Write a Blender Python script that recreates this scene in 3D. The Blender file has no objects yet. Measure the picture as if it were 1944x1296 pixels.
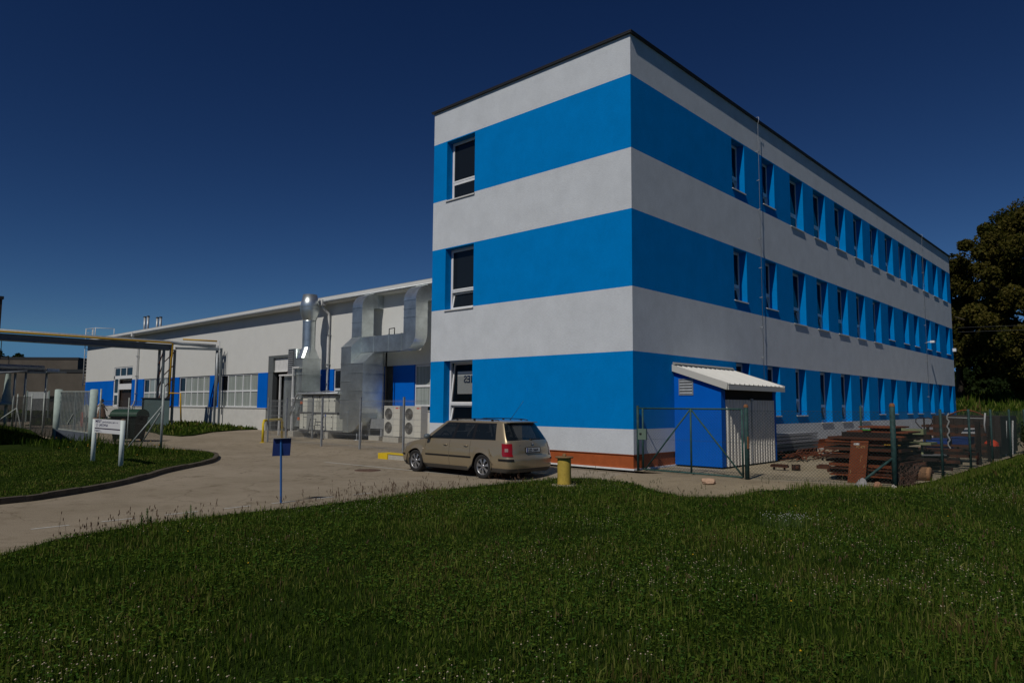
import bpy, bmesh, math, random
import numpy as np
from mathutils import Vector, Matrix
random.seed(7); rng = np.random.default_rng(11)
SC = bpy.context.scene
COL = SC.collection
R = math.radians
# ------------------------------------------------------------------ camera
cam = bpy.data.cameras.new("camera"); cam_ob = bpy.data.objects.new("camera", cam); COL.objects.link(cam_ob)
cam.sensor_fit = 'HORIZONTAL'; cam.sensor_width = 36.0; cam.lens = 36.0*1338.6/1944
cam.clip_start = 0.1; cam.clip_end = 3000
_F = Vector((-0.67625994, 0.73115599, 0.08990783)); _Rt = Vector((0.73452785, 0.67854464, 0.00678225)); _U = _Rt.cross(_F)
_M = Matrix((_Rt, _U, -_F)).transposed().to_4x4(); _M.translation = Vector((10.2618, -15.7956, 1.6860))
cam_ob.matrix_world = _M; SC.camera = cam_ob
# ------------------------------------------------------------------ light (sun stands at (.2,-1,1.12) from everything)
SUN = Vector((0.195, -1.0, 1.12)).normalized()
w = bpy.data.worlds.new("World"); SC.world = w; w.use_nodes = True
nt = w.node_tree; bg = nt.nodes['Background']; sky = nt.nodes.new('ShaderNodeTexSky'); sky.sky_type = 'NISHITA'
sky.sun_disc = False; sky.sun_elevation = math.asin(SUN.z); sky.sun_rotation = math.atan2(SUN.x, SUN.y)
sky.altitude = 900; sky.air_density = 0.75; sky.dust_density = 0.1; sky.ozone_density = 3.0
bg.inputs[1].default_value = 0.05
# deepen the clear sky towards the zenith, channel by channel
_sp = nt.nodes.new('ShaderNodeSeparateColor'); _cb = nt.nodes.new('ShaderNodeCombineColor'); nt.links.new(sky.outputs[0], _sp.inputs[0])
for _i, (_p, _a) in enumerate(((1.69, .40), (1.568, .53), (1.38, .76))):
    _m0 = nt.nodes.new('ShaderNodeMath'); _m0.operation = 'MINIMUM'; _m0.inputs[1].default_value = (2.9, 4.9, 8.2)[_i]
    _m1 = nt.nodes.new('ShaderNodeMath'); _m1.operation = 'POWER'; _m1.inputs[1].default_value = _p
    _m2 = nt.nodes.new('ShaderNodeMath'); _m2.operation = 'MULTIPLY'; _m2.inputs[1].default_value = _a
    nt.links.new(_sp.outputs[_i], _m0.inputs[0]); nt.links.new(_m0.outputs[0], _m1.inputs[0]); nt.links.new(_m1.outputs[0], _m2.inputs[0]); nt.links.new(_m2.outputs[0], _cb.inputs[_i])
nt.links.new(_cb.outputs[0], bg.inputs[0])
sl = bpy.data.lights.new("sun", 'SUN'); so = bpy.data.objects.new("sun", sl); COL.objects.link(so)
sl.energy = 5.0; sl.angle = R(0.5); sl.color = (1.0, 0.95, 0.88)
so.rotation_euler = SUN.to_track_quat('Z', 'Y').to_euler(); so.location = (0, -30, 40)
SC.view_settings.view_transform = 'Standard'; SC.view_settings.look = 'None'
SC.view_settings.exposure = -1.02; SC.view_settings.gamma = 1.0
SC.render.engine = 'CYCLES'
# ------------------------------------------------------------------ helpers
def sm(a, b, t):
    t = (t-a)/(b-a); t = min(1, max(0, t)); return t*t*(3-2*t)
def zg(x, y):
    return -0.15*(1-sm(-2.4, -0.5, y))*sm(-24, -15, x)+0.2*(1-sm(-37, -25, x))+2.6*sm(36, 84, y)*sm(-14, -5, x)
def npsm(a, b, t):
    t = np.clip((t-a)/(b-a), 0, 1); return t*t*(3-2*t)
def npzg(x, y):
    return -0.15*(1-npsm(-2.4, -0.5, y))*npsm(-24, -15, x)+0.2*(1-npsm(-37, -25, x))+2.6*npsm(36, 84, y)*npsm(-14, -5, x)

MATS = {}
def mat(name, col, rough=0.7, metal=0.0, spec=0.3, noise=0.0, nscale=8.0, bump=0.0, bscale=40.0, coat=0.0, col2=None, stretch=None, alpha=None, trans=0.0):
    if name in MATS: return MATS[name]
    m = bpy.data.materials.new(name); m.use_nodes = True; t = m.node_tree; b = t.nodes['Principled BSDF']
    b.inputs['Base Color'].default_value = (*col, 1); b.inputs['Roughness'].default_value = rough
    b.inputs['Metallic'].default_value = metal; b.inputs['Specular IOR Level'].default_value = spec
    b.inputs['Coat Weight'].default_value = coat; b.inputs['Coat Roughness'].default_value = 0.06
    if trans: b.inputs['Transmission Weight'].default_value = trans
    if alpha is not None: b.inputs['Alpha'].default_value = alpha
    tc = t.nodes.new('ShaderNodeTexCoord'); src = tc.outputs['Object']
    if stretch:
        mp = t.nodes.new('ShaderNodeMapping'); mp.inputs['Scale'].default_value = stretch
        t.links.new(src, mp.inputs[0]); src = mp.outputs[0]
    if noise or col2:
        n = t.nodes.new('ShaderNodeTexNoise'); n.inputs['Scale'].default_value = nscale; n.inputs['Detail'].default_value = 6
        n.inputs['Roughness'].default_value = 0.65; t.links.new(src, n.inputs['Vector'])
        r = t.nodes.new('ShaderNodeValToRGB'); r.color_ramp.elements[0].position = 0.3; r.color_ramp.elements[1].position = 0.7
        c2 = col2 if col2 else tuple(min(1, c*(1+noise)) for c in col)
        c1 = col if col2 else tuple(c*(1-noise) for c in col)
        r.color_ramp.elements[0].color = (*c1, 1); r.color_ramp.elements[1].color = (*c2, 1)
        t.links.new(n.outputs['Fac'], r.inputs[0]); t.links.new(r.outputs[0], b.inputs['Base Color'])
    if bump:
        n2 = t.nodes.new('ShaderNodeTexNoise'); n2.inputs['Scale'].default_value = bscale; n2.inputs['Detail'].default_value = 4
        t.links.new(src, n2.inputs['Vector']); bp = t.nodes.new('ShaderNodeBump'); bp.inputs['Strength'].default_value = bump
        bp.inputs['Distance'].default_value = 0.02; t.links.new(n2.outputs['Fac'], bp.inputs['Height']); t.links.new(bp.outputs[0], b.inputs['Normal'])
    MATS[name] = m; return m

class MB:
    def __init__(s): s.v = []; s.f = []; s.m = []; s.sm = []
    def face(s, pts, mi=0, smooth=False):
        b = len(s.v); s.v += [tuple(p) for p in pts]; s.f.append(tuple(range(b, b+len(pts)))); s.m.append(mi); s.sm.append(smooth)
    def raw(s, vs, fs, mi=0, smooth=False):
        b = len(s.v); s.v += [tuple(p) for p in vs]
        for f in fs: s.f.append(tuple(i+b for i in f)); s.m.append(mi); s.sm.append(smooth)
    def box(s, x0, x1, y0, y1, z0, z1, mi=0):
        if x0 > x1: x0, x1 = x1, x0
        if y0 > y1: y0, y1 = y1, y0
        if z0 > z1: z0, z1 = z1, z0
        s.raw([(x0,y0,z0),(x1,y0,z0),(x1,y1,z0),(x0,y1,z0),(x0,y0,z1),(x1,y0,z1),(x1,y1,z1),(x0,y1,z1)],
              [(0,3,2,1),(4,5,6,7),(0,1,5,4),(1,2,6,5),(2,3,7,6),(3,0,4,7)], mi); return s
    def bar(s, p, q, w, h=None, mi=0):
        p = Vector(p); q = Vector(q); h = h or w; d = (q-p).normalized(); up = Vector((0,0,1)) if abs(d.z) < .9 else Vector((0,1,0))
        a = d.cross(up).normalized()*w/2; b = a.cross(d).normalized()*h/2
        v = [p-a-b, p+a-b, p+a+b, p-a+b, q-a-b, q+a-b, q+a+b, q-a+b]
        s.raw(v, [(0,3,2,1),(4,5,6,7),(0,1,5,4),(1,2,6,5),(2,3,7,6),(3,0,4,7)], mi); return s
    def tube(s, pts, r, n=8, mi=0, caps=True):
        pts = [Vector(p) for p in pts]; rs = r if isinstance(r, (list, tuple)) else [r]*len(pts); rings = []
        prev = None
        for i, p in enumerate(pts):
            d = (pts[min(i+1, len(pts)-1)]-pts[max(i-1, 0)]).normalized()
            if prev is None:
                up = Vector((0,0,1)) if abs(d.z) < .9 else Vector((1,0,0)); a = d.cross(up).normalized()
            else: a = (prev-d*prev.dot(d)).normalized()
            prev = a; b = d.cross(a)
            rings.append([p+(a*math.cos(2*math.pi*k/n)+b*math.sin(2*math.pi*k/n))*rs[i] for k in range(n)])
        vs = [v for g in rings for v in g]; fs = []
        for i in range(len(pts)-1):
            for k in range(n): fs.append((i*n+k, i*n+(k+1)%n, (i+1)*n+(k+1)%n, (i+1)*n+k))
        s.raw(vs, fs, mi, n > 4)
        if caps and n > 2: s.raw(rings[0], [tuple(reversed(range(n)))], mi); s.raw(rings[-1], [tuple(range(n))], mi)
        return s
    def lathe(s, c, prof, n=20, mi=0, axis='z'):
        c = Vector(c); vs = []; fs = []
        for r_, h in prof:
            for k in range(n):
                a = 2*math.pi*k/n; u, v_ = r_*math.cos(a), r_*math.sin(a)
                vs.append(c+(Vector((u, v_, h)) if axis == 'z' else Vector((u, h, v_)) if axis == 'y' else Vector((h, u, v_))))
        for i in range(len(prof)-1):
            for k in range(n): fs.append((i*n+k, i*n+(k+1)%n, (i+1)*n+(k+1)%n, (i+1)*n+k))
        s.raw(vs, fs, mi, True); return s
    def prism(s, poly, a0, a1, plane='xz', mi=0):
        def P(u, v, a): return (u, a, v) if plane == 'xz' else (a, u, v) if plane == 'yz' else (u, v, a)
        n = len(poly); vs = [P(u, v, a0) for u, v in poly]+[P(u, v, a1) for u, v in poly]
        fs = [tuple(range(n)), tuple(reversed(range(n, 2*n)))]+[(i, i+n, (i+1)%n+n, (i+1)%n) for i in range(n)]
        s.raw(vs, fs, mi); return s
    def build(s, name, mats, parent=None, fix=True):
        me = bpy.data.meshes.new(name)
        off = Vector((0,0,0)); p = parent
        while p is not None: off += p.location; p = p.parent
        me.from_pydata([(v[0]-off.x, v[1]-off.y, v[2]-off.z) for v in s.v], [], s.f)
        mats = mats if isinstance(mats, (list, tuple)) else [mats]
        for m_ in mats: me.materials.append(m_)
        me.polygons.foreach_set('material_index', s.m); me.polygons.foreach_set('use_smooth', s.sm); me.update()
        if fix:
            bm = bmesh.new(); bm.from_mesh(me); bmesh.ops.remove_doubles(bm, verts=bm.verts, dist=1e-5)
            bmesh.ops.recalc_face_normals(bm, faces=bm.faces); bm.to_mesh(me); bm.free()
        o = bpy.data.objects.new(name, me); COL.objects.link(o); o.parent = parent; return o
def tag(o, label=None, cat=None, group=None, kind=None):
    for k, v in (('label', label), ('category', cat), ('group', group), ('kind', kind)):
        if v: o[k] = v
    return o
def thing(name, label, cat, loc=(0,0,0), group=None):
    o = bpy.data.objects.new(name, None); COL.objects.link(o); o.location = loc; o.empty_display_size = .2
    return tag(o, label, cat, group)
def copy_tree(o, loc=None, parent=None):
    c = o.copy(); COL.objects.link(c); c.parent = parent
    if loc is not None: c.location = loc
    for ch in list(o.children): copy_tree(ch, None, c)
    return c
def text_mb(mb, txt, size, place, mi=0, mirror=False, depth=0.0, squeeze=1.0, bold=0.0):
    """letters as flat mesh; place(u,v) -> world point"""
    cu = bpy.data.curves.new('t', 'FONT'); cu.body = txt; cu.size = size; cu.offset = bold
    ob = bpy.data.objects.new('t', cu); COL.objects.link(ob)
    dg = bpy.context.evaluated_depsgraph_get(); me = bpy.data.meshes.new_from_object(ob.evaluated_get(dg))
    vs = [(v.co.x*squeeze*(-1 if mirror else 1), v.co.y) for v in me.vertices]
    mb.raw([place(u, v) for u, v in vs], [tuple(p.vertices) for p in me.polygons], mi)
    wd = max((abs(v[0]) for v in vs), default=0)
    bpy.data.objects.remove(ob); bpy.data.curves.remove(cu); bpy.data.meshes.remove(me); return wd
def region(name, poly, off, m, xs=None, ys=None, kind='structure', skirt=0.0, zf=None):
    zf = zf or zg
    bm = bmesh.new(); vs = [bm.verts.new((x, y, 0)) for x, y in poly]; bm.faces.new(vs); bmesh.ops.triangulate(bm, faces=bm.faces)
    x0 = min(p[0] for p in poly); x1 = max(p[0] for p in poly); y0 = min(p[1] for p in poly); y1 = max(p[1] for p in poly)
    for a in (xs or [-37,-34,-31,-28,-25,-22,-20,-18,-16,-15,-6,-3.5,-1,1.5,4]):
        if x0 < a < x1: bmesh.ops.bisect_plane(bm, geom=bm.verts[:]+bm.edges[:]+bm.faces[:], plane_co=(a,0,0), plane_no=(1,0,0))
    for a in (ys or [-2.4,-2.1,-1.8,-1.5,-1.2,-.9,-.7,-.5]+list(range(38, 93, 6))):
        if y0 < a < y1: bmesh.ops.bisect_plane(bm, geom=bm.verts[:]+bm.edges[:]+bm.faces[:], plane_co=(0,a,0), plane_no=(0,1,0))
    if skirt:
        ed = [e for e in bm.edges if len(e.link_faces) == 1]
        r = bmesh.ops.extrude_edge_only(bm, edges=ed); low = {v for v in r['geom'] if isinstance(v, bmesh.types.BMVert)}
    else: low = set()
    for v in bm.verts: v.co.z = zf(v.co.x, v.co.y)+off-(skirt if v in low else 0)
    bmesh.ops.recalc_face_normals(bm, faces=bm.faces)
    me = bpy.data.meshes.new(name); bm.to_mesh(me); bm.free(); me.materials.append(m)
    if me.polygons and sum(p.normal.z*p.area for p in me.polygons) < 0: me.flip_normals()
    o = bpy.data.objects.new(name, me); COL.objects.link(o); tag(o, kind=kind); return o
def inpoly(x, y, poly):
    n = len(poly); r = np.zeros(len(x), bool); j = n-1
    for i in range(n):
        xi, yi = poly[i]; xj, yj = poly[j]
        c = ((yi > y) != (yj > y)) & (x < (xj-xi)*(y-yi)/((yj-yi) or 1e-9)+xi); r ^= c; j = i
    return r
def bulk(name, V, polys_n, idx, mats, mi, parent=None, smooth=False):
    """fast mesh from numpy: V (n,3), polys_n loop counts, idx flat vertex index"""
    me = bpy.data.meshes.new(name); me.vertices.add(len(V)); me.vertices.foreach_set('co', V.astype(np.float32).ravel())
    me.loops.add(len(idx)); me.loops.foreach_set('vertex_index', idx.astype(np.int32))
    me.polygons.add(len(polys_n)); st = np.concatenate([[0], np.cumsum(polys_n)[:-1]])
    me.polygons.foreach_set('loop_start', st.astype(np.int32)); me.polygons.foreach_set('loop_total', polys_n.astype(np.int32))
    for m_ in mats: me.materials.append(m_)
    me.polygons.foreach_set('material_index', mi.astype(np.int32)); me.update(calc_edges=True)
    o = bpy.data.objects.new(name, me); COL.objects.link(o); o.parent = parent; return o

# ------------------------------------------------------------------ materials
def plaster():
    m = bpy.data.materials.new('striped_plaster'); m.use_nodes = True; t = m.node_tree; b = t.nodes['Principled BSDF']
    b.inputs['Roughness'].default_value = 0.9; b.inputs['Specular IOR Level'].default_value = 0.03
    tc = t.nodes.new('ShaderNodeTexCoord'); sx = t.nodes.new('ShaderNodeSeparateXYZ'); t.links.new(tc.outputs['Object'], sx.inputs[0])
    mr = t.nodes.new('ShaderNodeMath'); mr.operation = 'DIVIDE'; mr.inputs[1].default_value = 12.0; t.links.new(sx.outputs['Z'], mr.inputs[0])
    cr = t.nodes.new('ShaderNodeValToRGB'); cr.color_ramp.interpolation = 'CONSTANT'; e = cr.color_ramp.elements
    W = (0.61, 0.64, 0.665, 1); B = (0.0, 0.215, 0.59, 1); BR = (0.30, 0.075, 0.022, 1)
    stops = [(0, BR), (0.40, W), (1.06, B), (3.1395, W), (4.86, B), (6.9495, W), (8.63, B), (10.6995, W)]
    e[0].position = 0; e[0].color = BR; e[1].position = .40/12; e[1].color = W
    for z, c in stops[2:]:
        k = e.new(z/12); k.color = c
    t.links.new(mr.outputs[0], cr.inputs[0])
    n = t.nodes.new('ShaderNodeTexNoise'); n.inputs['Scale'].default_value = 1.3; n.inputs['Detail'].default_value = 8; n.inputs['Roughness'].default_value = .7
    t.links.new(tc.outputs['Object'], n.inputs['Vector'])
    mp = t.nodes.new('ShaderNodeMapRange'); mp.inputs[1].default_value = .3; mp.inputs[2].default_value = .7; mp.inputs[3].default_value = .90; mp.inputs[4].default_value = 1.06
    t.links.new(n.outputs['Fac'], mp.inputs[0])
    st = t.nodes.new('ShaderNodeMapping'); st.inputs['Scale'].default_value = (12, 12, 55); t.links.new(tc.outputs['Object'], st.inputs[0])
    n3 = t.nodes.new('ShaderNodeTexNoise'); n3.inputs['Scale'].default_value = 1.0; n3.inputs['Detail'].default_value = 3; t.links.new(st.outputs[0], n3.inputs['Vector'])
    m3 = t.nodes.new('ShaderNodeMapRange'); m3.inputs[1].default_value = .3; m3.inputs[2].default_value = .7; m3.inputs[3].default_value = .93; m3.inputs[4].default_value = 1.05
    t.links.new(n3.outputs['Fac'], m3.inputs[0])
    mm = t.nodes.new('ShaderNodeMath'); mm.operation = 'MULTIPLY'; t.links.new(mp.outputs[0], mm.inputs[0]); t.links.new(m3.outputs[0], mm.inputs[1])
    vm = t.nodes.new('ShaderNodeVectorMath'); vm.operation = 'SCALE'; t.links.new(cr.outputs[0], vm.inputs[0]); t.links.new(mm.outputs[0], vm.inputs['Scale'])
    t.links.new(vm.outputs[0], b.inputs['Base Color'])
    st2 = t.nodes.new('ShaderNodeMapping'); st2.inputs['Scale'].default_value = (22, 22, 75); t.links.new(tc.outputs['Object'], st2.inputs[0])
    n2 = t.nodes.new('ShaderNodeTexNoise'); n2.inputs['Scale'].default_value = 1; n2.inputs['Detail'].default_value = 5; t.links.new(st2.outputs[0], n2.inputs['Vector'])
    bp = t.nodes.new('ShaderNodeBump'); bp.inputs['Strength'].default_value = .8; bp.inputs['Distance'].default_value = .014
    t.links.new(n2.outputs['Fac'], bp.inputs['Height']); t.links.new(bp.outputs[0], b.inputs['Normal']); return m
M_PL = plaster()
M_WHITE = mat('white_frame', (.72,.73,.73), .35, noise=.05, nscale=3)
M_GLASS = mat('window_glass', (.012,.015,.017), .04, spec=.35)
M_CLEAR = mat('clear_glass', (.01,.012,.012), .03, alpha=.22)
M_BLIND = mat('curtained_glass', (.30,.335,.31), .12, spec=.5, noise=.25, nscale=1.2, stretch=(9,9,.3))
M_DARK = mat('dark_interior', (.012,.012,.012), .9)
M_COPE = mat('dark_roof_trim', (.045,.045,.045), .5, metal=.3)
M_TRIM = mat('white_trim', (.62,.62,.60), .5, noise=.15, nscale=4)
M_GALV = mat('galvanized_steel', (.34,.36,.37), .45, metal=.45, noise=.2, nscale=6)
M_DUCT = mat('duct_sheet_metal', (.62,.67,.66), .36, metal=.88, noise=.25, nscale=1.3, bump=.3, bscale=.9)
M_HALLW = mat('hall_panel_white', (.63,.63,.595), .6, noise=.03, nscale=1.5, bump=.05, bscale=2)
M_HALLB = mat('hall_panel_blue', (.0,.118,.55), .6, spec=.08, noise=.06, nscale=1)
M_PLINTH = mat('plinth_render', (.58,.57,.53), .85, noise=.08, nscale=2.5, bump=.2)
M_ASPH = None
# ================================================================== OFFICE BUILDING
PX = lambda u, d, z: (d, u, z)        # long side, faces +x
PY = lambda u, d, z: (u, -d, z)       # gable side, faces -y
def wall_face(mb, u0, u1, z0, z1, ops, P, dep, d0=0.0, mi=0):
    us = sorted({u0, u1, *[o[0] for o in ops], *[o[1] for o in ops]}); zs = sorted({z0, z1, *[o[2] for o in ops], *[o[3] for o in ops]})
    for a, b in zip(us, us[1:]):
        for c, d in zip(zs, zs[1:]):
            mu, mz = (a+b)/2, (c+d)/2
            if any(o[0] < mu < o[1] and o[2] < mz < o[3] for o in ops): continue
            mb.face([P(a, d0, c), P(b, d0, c), P(b, d0, d), P(a, d0, d)], mi)
    for a, b, c, d in ops:
        mb.face([P(a, d0, c), P(a, d0, d), P(a, -dep, d), P(a, -dep, c)], mi); mb.face([P(b, d0, c), P(b, d0, d), P(b, -dep, d), P(b, -dep, c)], mi)
        mb.face([P(a, d0, d), P(b, d0, d), P(b, -dep, d), P(a, -dep, d)], mi); mb.face([P(a, d0, c), P(b, d0, c), P(b, -dep, c), P(a, -dep, c)], mi)
TOP = 11.885
t3 = [(6.11,7.08,8.98),(8.58,9.62,8.98),(11.13,12.46,8.66),(13.60,14.97,8.66),(16.17,17.54,8.66),(18.73,20.04,8.66),(21.26,22.53,8.66),(23.78,25.16,8.66),(26.33,27.60,8.66),(28.86,30.21,8.66),(31.31,32.66,8.66),(34.01,35.25,8.66),(36.45,37.78,8.66)]
t2 = [(6.1,7.09,5.2),(8.63,9.62,5.2),(11.17,12.46,4.88),(13.71,14.99,4.88),(16.2,17.51,4.88),(18.74,20.01,4.88),(21.28,22.54,4.88),(23.83,24.85,5.18),(26.66,27.75,5.18),(28.93,29.95,5.18),(31.78,32.8,5.18),(34.01,35.05,5.18),(36.9,37.95,5.18)]
t1 = [(6.11,7.16,1.38),(8.6,9.68,1.38),(11.16,12.21,1.38),(13.76,15.05,1.08),(16.26,17.57,1.08),(18.82,20.13,1.08),(21.6,22.62,1.38),(23.87,24.91,1.38),(26.74,27.8,1.38),(28.98,30.07,1.38),(31.9,32.91,1.38),(34.11,35.2,1.38),(37.05,38.1,1.38)]
longops = [(a, b, c, 10.70) for a, b, c in t3]+[(a, b, c, 6.95) for a, b, c in t2]+[(a, b, c, 3.14) for a, b, c in t1]
gabops = [(-7.45,-6.08,8.63,10.70), (-7.45,-6.08,4.86,6.95), (-7.45,-6.08,1.07,3.14)]
office = thing('office_building', 'three storey office block with blue and white striped plaster, taller than everything beside it', 'office building')
mb = MB(); LL = 38.82; XW = -8.13
wall_face(mb, 0, LL, .40, TOP, longops, PX, .34)
wall_face(mb, XW, 0, .40, TOP, gabops, PY, .34)
mb.face([(XW,0,.4),(XW,LL,.4),(XW,LL,TOP),(XW,0,TOP)]); mb.face([(XW,LL,.4),(0,LL,.4),(0,LL,TOP),(XW,LL,TOP)])
mb.face([(XW,0,.4),(0,0,.4),(0,.03,.4),(XW,.03,.4)]); mb.face([(-.03,0.03,.4),(0,0.03,.4),(0,LL,.4),(-.03,LL,.4)])
mb.build('wall', M_PL, office, fix=False)
mb = MB(); mb.box(XW, -.025, .025, LL, -.3, .40); mb.build('plinth', mat('brown_plinth_render', (.36,.085,.022), .9, noise=.12, nscale=5, bump=.4, bscale=60), office)
mb = MB(); mb.box(XW, .015, -.015, .028, .0, .055); mb.box(-.028, .015, .028, LL, .0, .055); mb.build('base_trim', mat('base_strip', (.75,.75,.73), .6, noise=.1), office)
mb = MB(); mb.box(XW-.08, .08, -.08, LL+.08, 11.885, 11.925); mb.box(XW-.09, .09, -.09, LL+.09, 11.925, 11.945)
mb.build('roof', M_COPE, office)
mb = MB(); mb.box(XW+.4, -.36, .4, LL-.3, .3, TOP-.1); mb.build('interior', M_DARK, office)   # dark rooms behind the panes
def office_window(w_, h_, P, tilt, name='window', openroom=False, tilt_up=False):
    d = -.27; f = .06; zt = h_*.31
    mb = MB()
    def fr(m, u0, u1, z0, z1, t, d0, d1):
        for a, b, c, e in ((u0,u1,z0,z0+t),(u0,u1,z1-t,z1),(u0,u0+t,z0+t,z1-t),(u1-t,u1,z0+t,z1-t)):
            p = P(a, d0, c); q = P(b, d1, e); m.box(p[0], q[0], p[1], q[1], p[2], q[2])
    fr(mb, 0, w_, 0, h_, f, d, d-.07)
    p = P(f, d, zt-.035); q = P(w_-f, d-.07, zt+.035); mb.box(p[0], q[0], p[1], q[1], p[2], q[2])
    o = mb.build(name, M_WHITE, office)
    def sash(z0, z1, tl):
        m = MB(); fr(m, f-.012, w_-f+.012, z0, z1, .055, .0, -.05)
        s = m.build('sash', M_WHITE, o)
        g = MB(); p = P(f+.04, -.02, z0+.05); q = P(w_-f-.04, -.03, z1-.05); g.box(p[0], q[0], p[1], q[1], p[2], q[2])
        gl = g.build('pane', M_CLEAR if openroom else M_GLASS, s)
        # tilt inward about the bottom edge
        a = R(tl); base = Vector(P(0, 0, z0)); ax = Vector(P(1, 0, 0))-Vector(P(0, 0, 0))
        out = Vector(P(0, 1, 0))-Vector(P(0, 0, 0)); rot = Matrix.Rotation(a, 4, ax)
        if (rot @ Vector((0,0,1))).dot(out) > 0: rot = Matrix.Rotation(-a, 4, ax)
        T = Matrix.Translation(base+Vector(P(0, d+.012, 0))) @ rot @ Matrix.Translation(-base)
        for ob in (s, gl): ob.data.transform(T)
    sash(zt+.02, h_-.045, 7 if tilt_up else 0); sash(.045, zt-.02, tilt)
    m = MB(); p = P(-.015, .045, -.022); q = P(w_+.015, d-.02, -.002); m.box(p[0], q[0], p[1], q[1], p[2], q[2])
    p = P(-.015, .045, -.045); q = P(w_+.015, .037, -.022); m.box(p[0], q[0], p[1], q[1], p[2], q[2])
    m.build('sill', mat('window_sill', (.62,.62,.60), .45, noise=.05), o)
    return o
cache = {}
tl = {(0,3),(1,3),(0,2),(1,2),(2,2),(3,2),(6,3),(3,1),(4,1),(5,1),(2,1),(5,2),(8,3)}
for fl, lst, zt in ((3, t3, 10.70), (2, t2, 6.95), (1, t1, 3.14)):
    for i, (a, b, c) in enumerate(lst):
        w_ = b-a; h_ = zt-c; ti = 11 if (i, fl) in tl else 0; key = (round(w_, 1), round(h_, 1), ti)
        o = office_window(w_, h_, PX, ti); o.location = (0, a, c)
for k, (a, b, c, d) in enumerate(gabops):
    o = office_window(b-a, d-c, PY, 12 if k > 0 else 0, openroom=(k == 2), tilt_up=(k == 2)); o.location = (a, 0, c)
# room behind the open ground floor gable window
mb = MB(); mb.box(-7.5, -6.0, .36, .38, .9, 3.3); 
board = MB(); board.box(-7.2, -6.10, .40, .42, 2.05, 2.80)
bt = MB(); tw = 0
bo = tag(board.build('notice_board', mat('reflection_white', (.55,.58,.57), .5)), 'white board with dark mirrored lettering in place of a sign reflected in the ground floor gable window', 'notice board')  # board and lettering stand in for a sign reflected in the pane
text_mb(bt, 'MES', .34, lambda u, v: (-6.30+u, .392, 2.42+v), mirror=True, bold=.006); bt.build('lettering', mat('reflection_navy', (.01,.03,.09), .5), bo, fix=False)
cab = thing('storage_cabinet', 'pale cabinet with a dark knob standing inside the open ground floor window', 'cabinet', (-6.7, 1.2, 1.0))
mb = MB(); mb.box(-7.0, -6.35, 1.2, 1.6, .9, 1.62); mb.build('body', mat('cabinet_grey', (.45,.5,.5), .5), cab)
mb = MB(); mb.box(-6.98, -6.37, 1.185, 1.2, 1.32, 1.6); mb.build('door', mat('cabinet_grey2', (.55,.6,.6), .5), cab)
mb = MB(); mb.lathe((-6.45, 1.17, 1.46), [(0,-.02),(.03,-.015),(.03,.015)], 10, axis='y'); mb.build('knob', M_DARK, cab)
# re-cut the dark interior so that this room has depth
iw = [o for o in office.children if o.name == 'interior'][0]; me = iw.data; bpy.data.objects.remove(iw)
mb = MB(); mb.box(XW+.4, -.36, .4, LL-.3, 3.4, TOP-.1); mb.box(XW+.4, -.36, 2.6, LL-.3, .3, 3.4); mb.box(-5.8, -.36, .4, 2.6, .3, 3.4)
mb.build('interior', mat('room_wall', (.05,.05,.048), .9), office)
# lightning rods on the long side
def rod(y, lab, zb):
    t = thing('lightning_rod', lab, 'lightning rod', (0.1, y, zb), 'lightning rods down the long side')
    mb = MB(); mb.tube([(.09, y, zb), (.09, y, 11.75), (.13, y, 11.9), (.13, y, 12.0), (-.1, y, 12.03)], .009, 6); mb.build('rod', M_GALV, t)
    for z in np.arange(zb+.35, 11.6, 1.05):
        m = MB(); m.bar((0, y, z), (.10, y, z), .018); m.box(.075, .105, y-.03, y+.03, z-.02, z+.02); m.build('bracket', M_GALV, t)
rod(8.08, 'thin metal lightning rod on the long facade between the first two window columns', 2.0)
rod(31.2, 'thin metal lightning rod on the long facade near its far end', 2.0)
wl = thing('wall_lamp', 'small floodlight sticking out of the blue band near the far lightning rod', 'wall lamp', (0, 31.5, 5.5))
mb = MB(); mb.tube([(0,31.5,5.55),(.3,31.5,5.6)], .018, 6); mb.build('arm', M_WHITE, wl)
mb = MB(); mb.box(.24, .46, 31.38, 31.62, 5.52, 5.64); mb.build('head', M_WHITE, wl)
wl = thing('wall_lamp', 'small box lamp on the far corner of the striped block', 'wall lamp', (0, LL, 5.6))
mb = MB(); mb.box(0, .2, LL-.2, LL, 5.45, 5.65); mb.build('head', M_WHITE, wl)
mb = MB(); mb.tube([(0,LL-.1,5.4),(.1,LL-.1,5.5)], .02, 6); mb.build('arm', M_WHITE, wl)

# ================================================================== SHED against the long side
shed = thing('shed', 'blue lean-to shed with pale corrugated roof and doors against the long striped wall', 'shed', (0.7, 3.9, 0))
mb = MB(); M_SHB = mat('shed_blue', (.0,.105,.50), .65, spec=.08, noise=.05, nscale=2, bump=.1, bscale=3)
mb.prism([(.0,.06),(1.42,.06),(1.42,2.20),(.0,2.70)], 2.12, 2.18, 'xz'); mb.box(1.36, 1.42, 2.18, 2.36, .06, 2.2); mb.build('wall', M_SHB, shed)
mb = MB(); mb.prism([(.0,.06),(1.42,.06),(1.42,2.20),(.0,2.70)], 5.71, 5.77, 'xz'); mb.box(1.36, 1.42, 5.60, 5.71, .06, 2.2); mb.build('wall', M_SHB, shed)
mb = MB(); mb.box(.02, 1.28, 2.2, 5.7, -.02, .05); mb.box(.6, .65, 2.2, 5.7, .05, 2.3); mb.build('interior', M_DARK, shed)
mb = MB()      # trapezoid sheet roof, ribs run down the slope
pr = []; y = 2.03; 
ys = []
while y < 5.86:
    ys += [(y, 0), (y+.10, 0), (y+.12, .035), (y+.15, .035), (y+.17, 0)]; y += .30
rows = []
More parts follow.
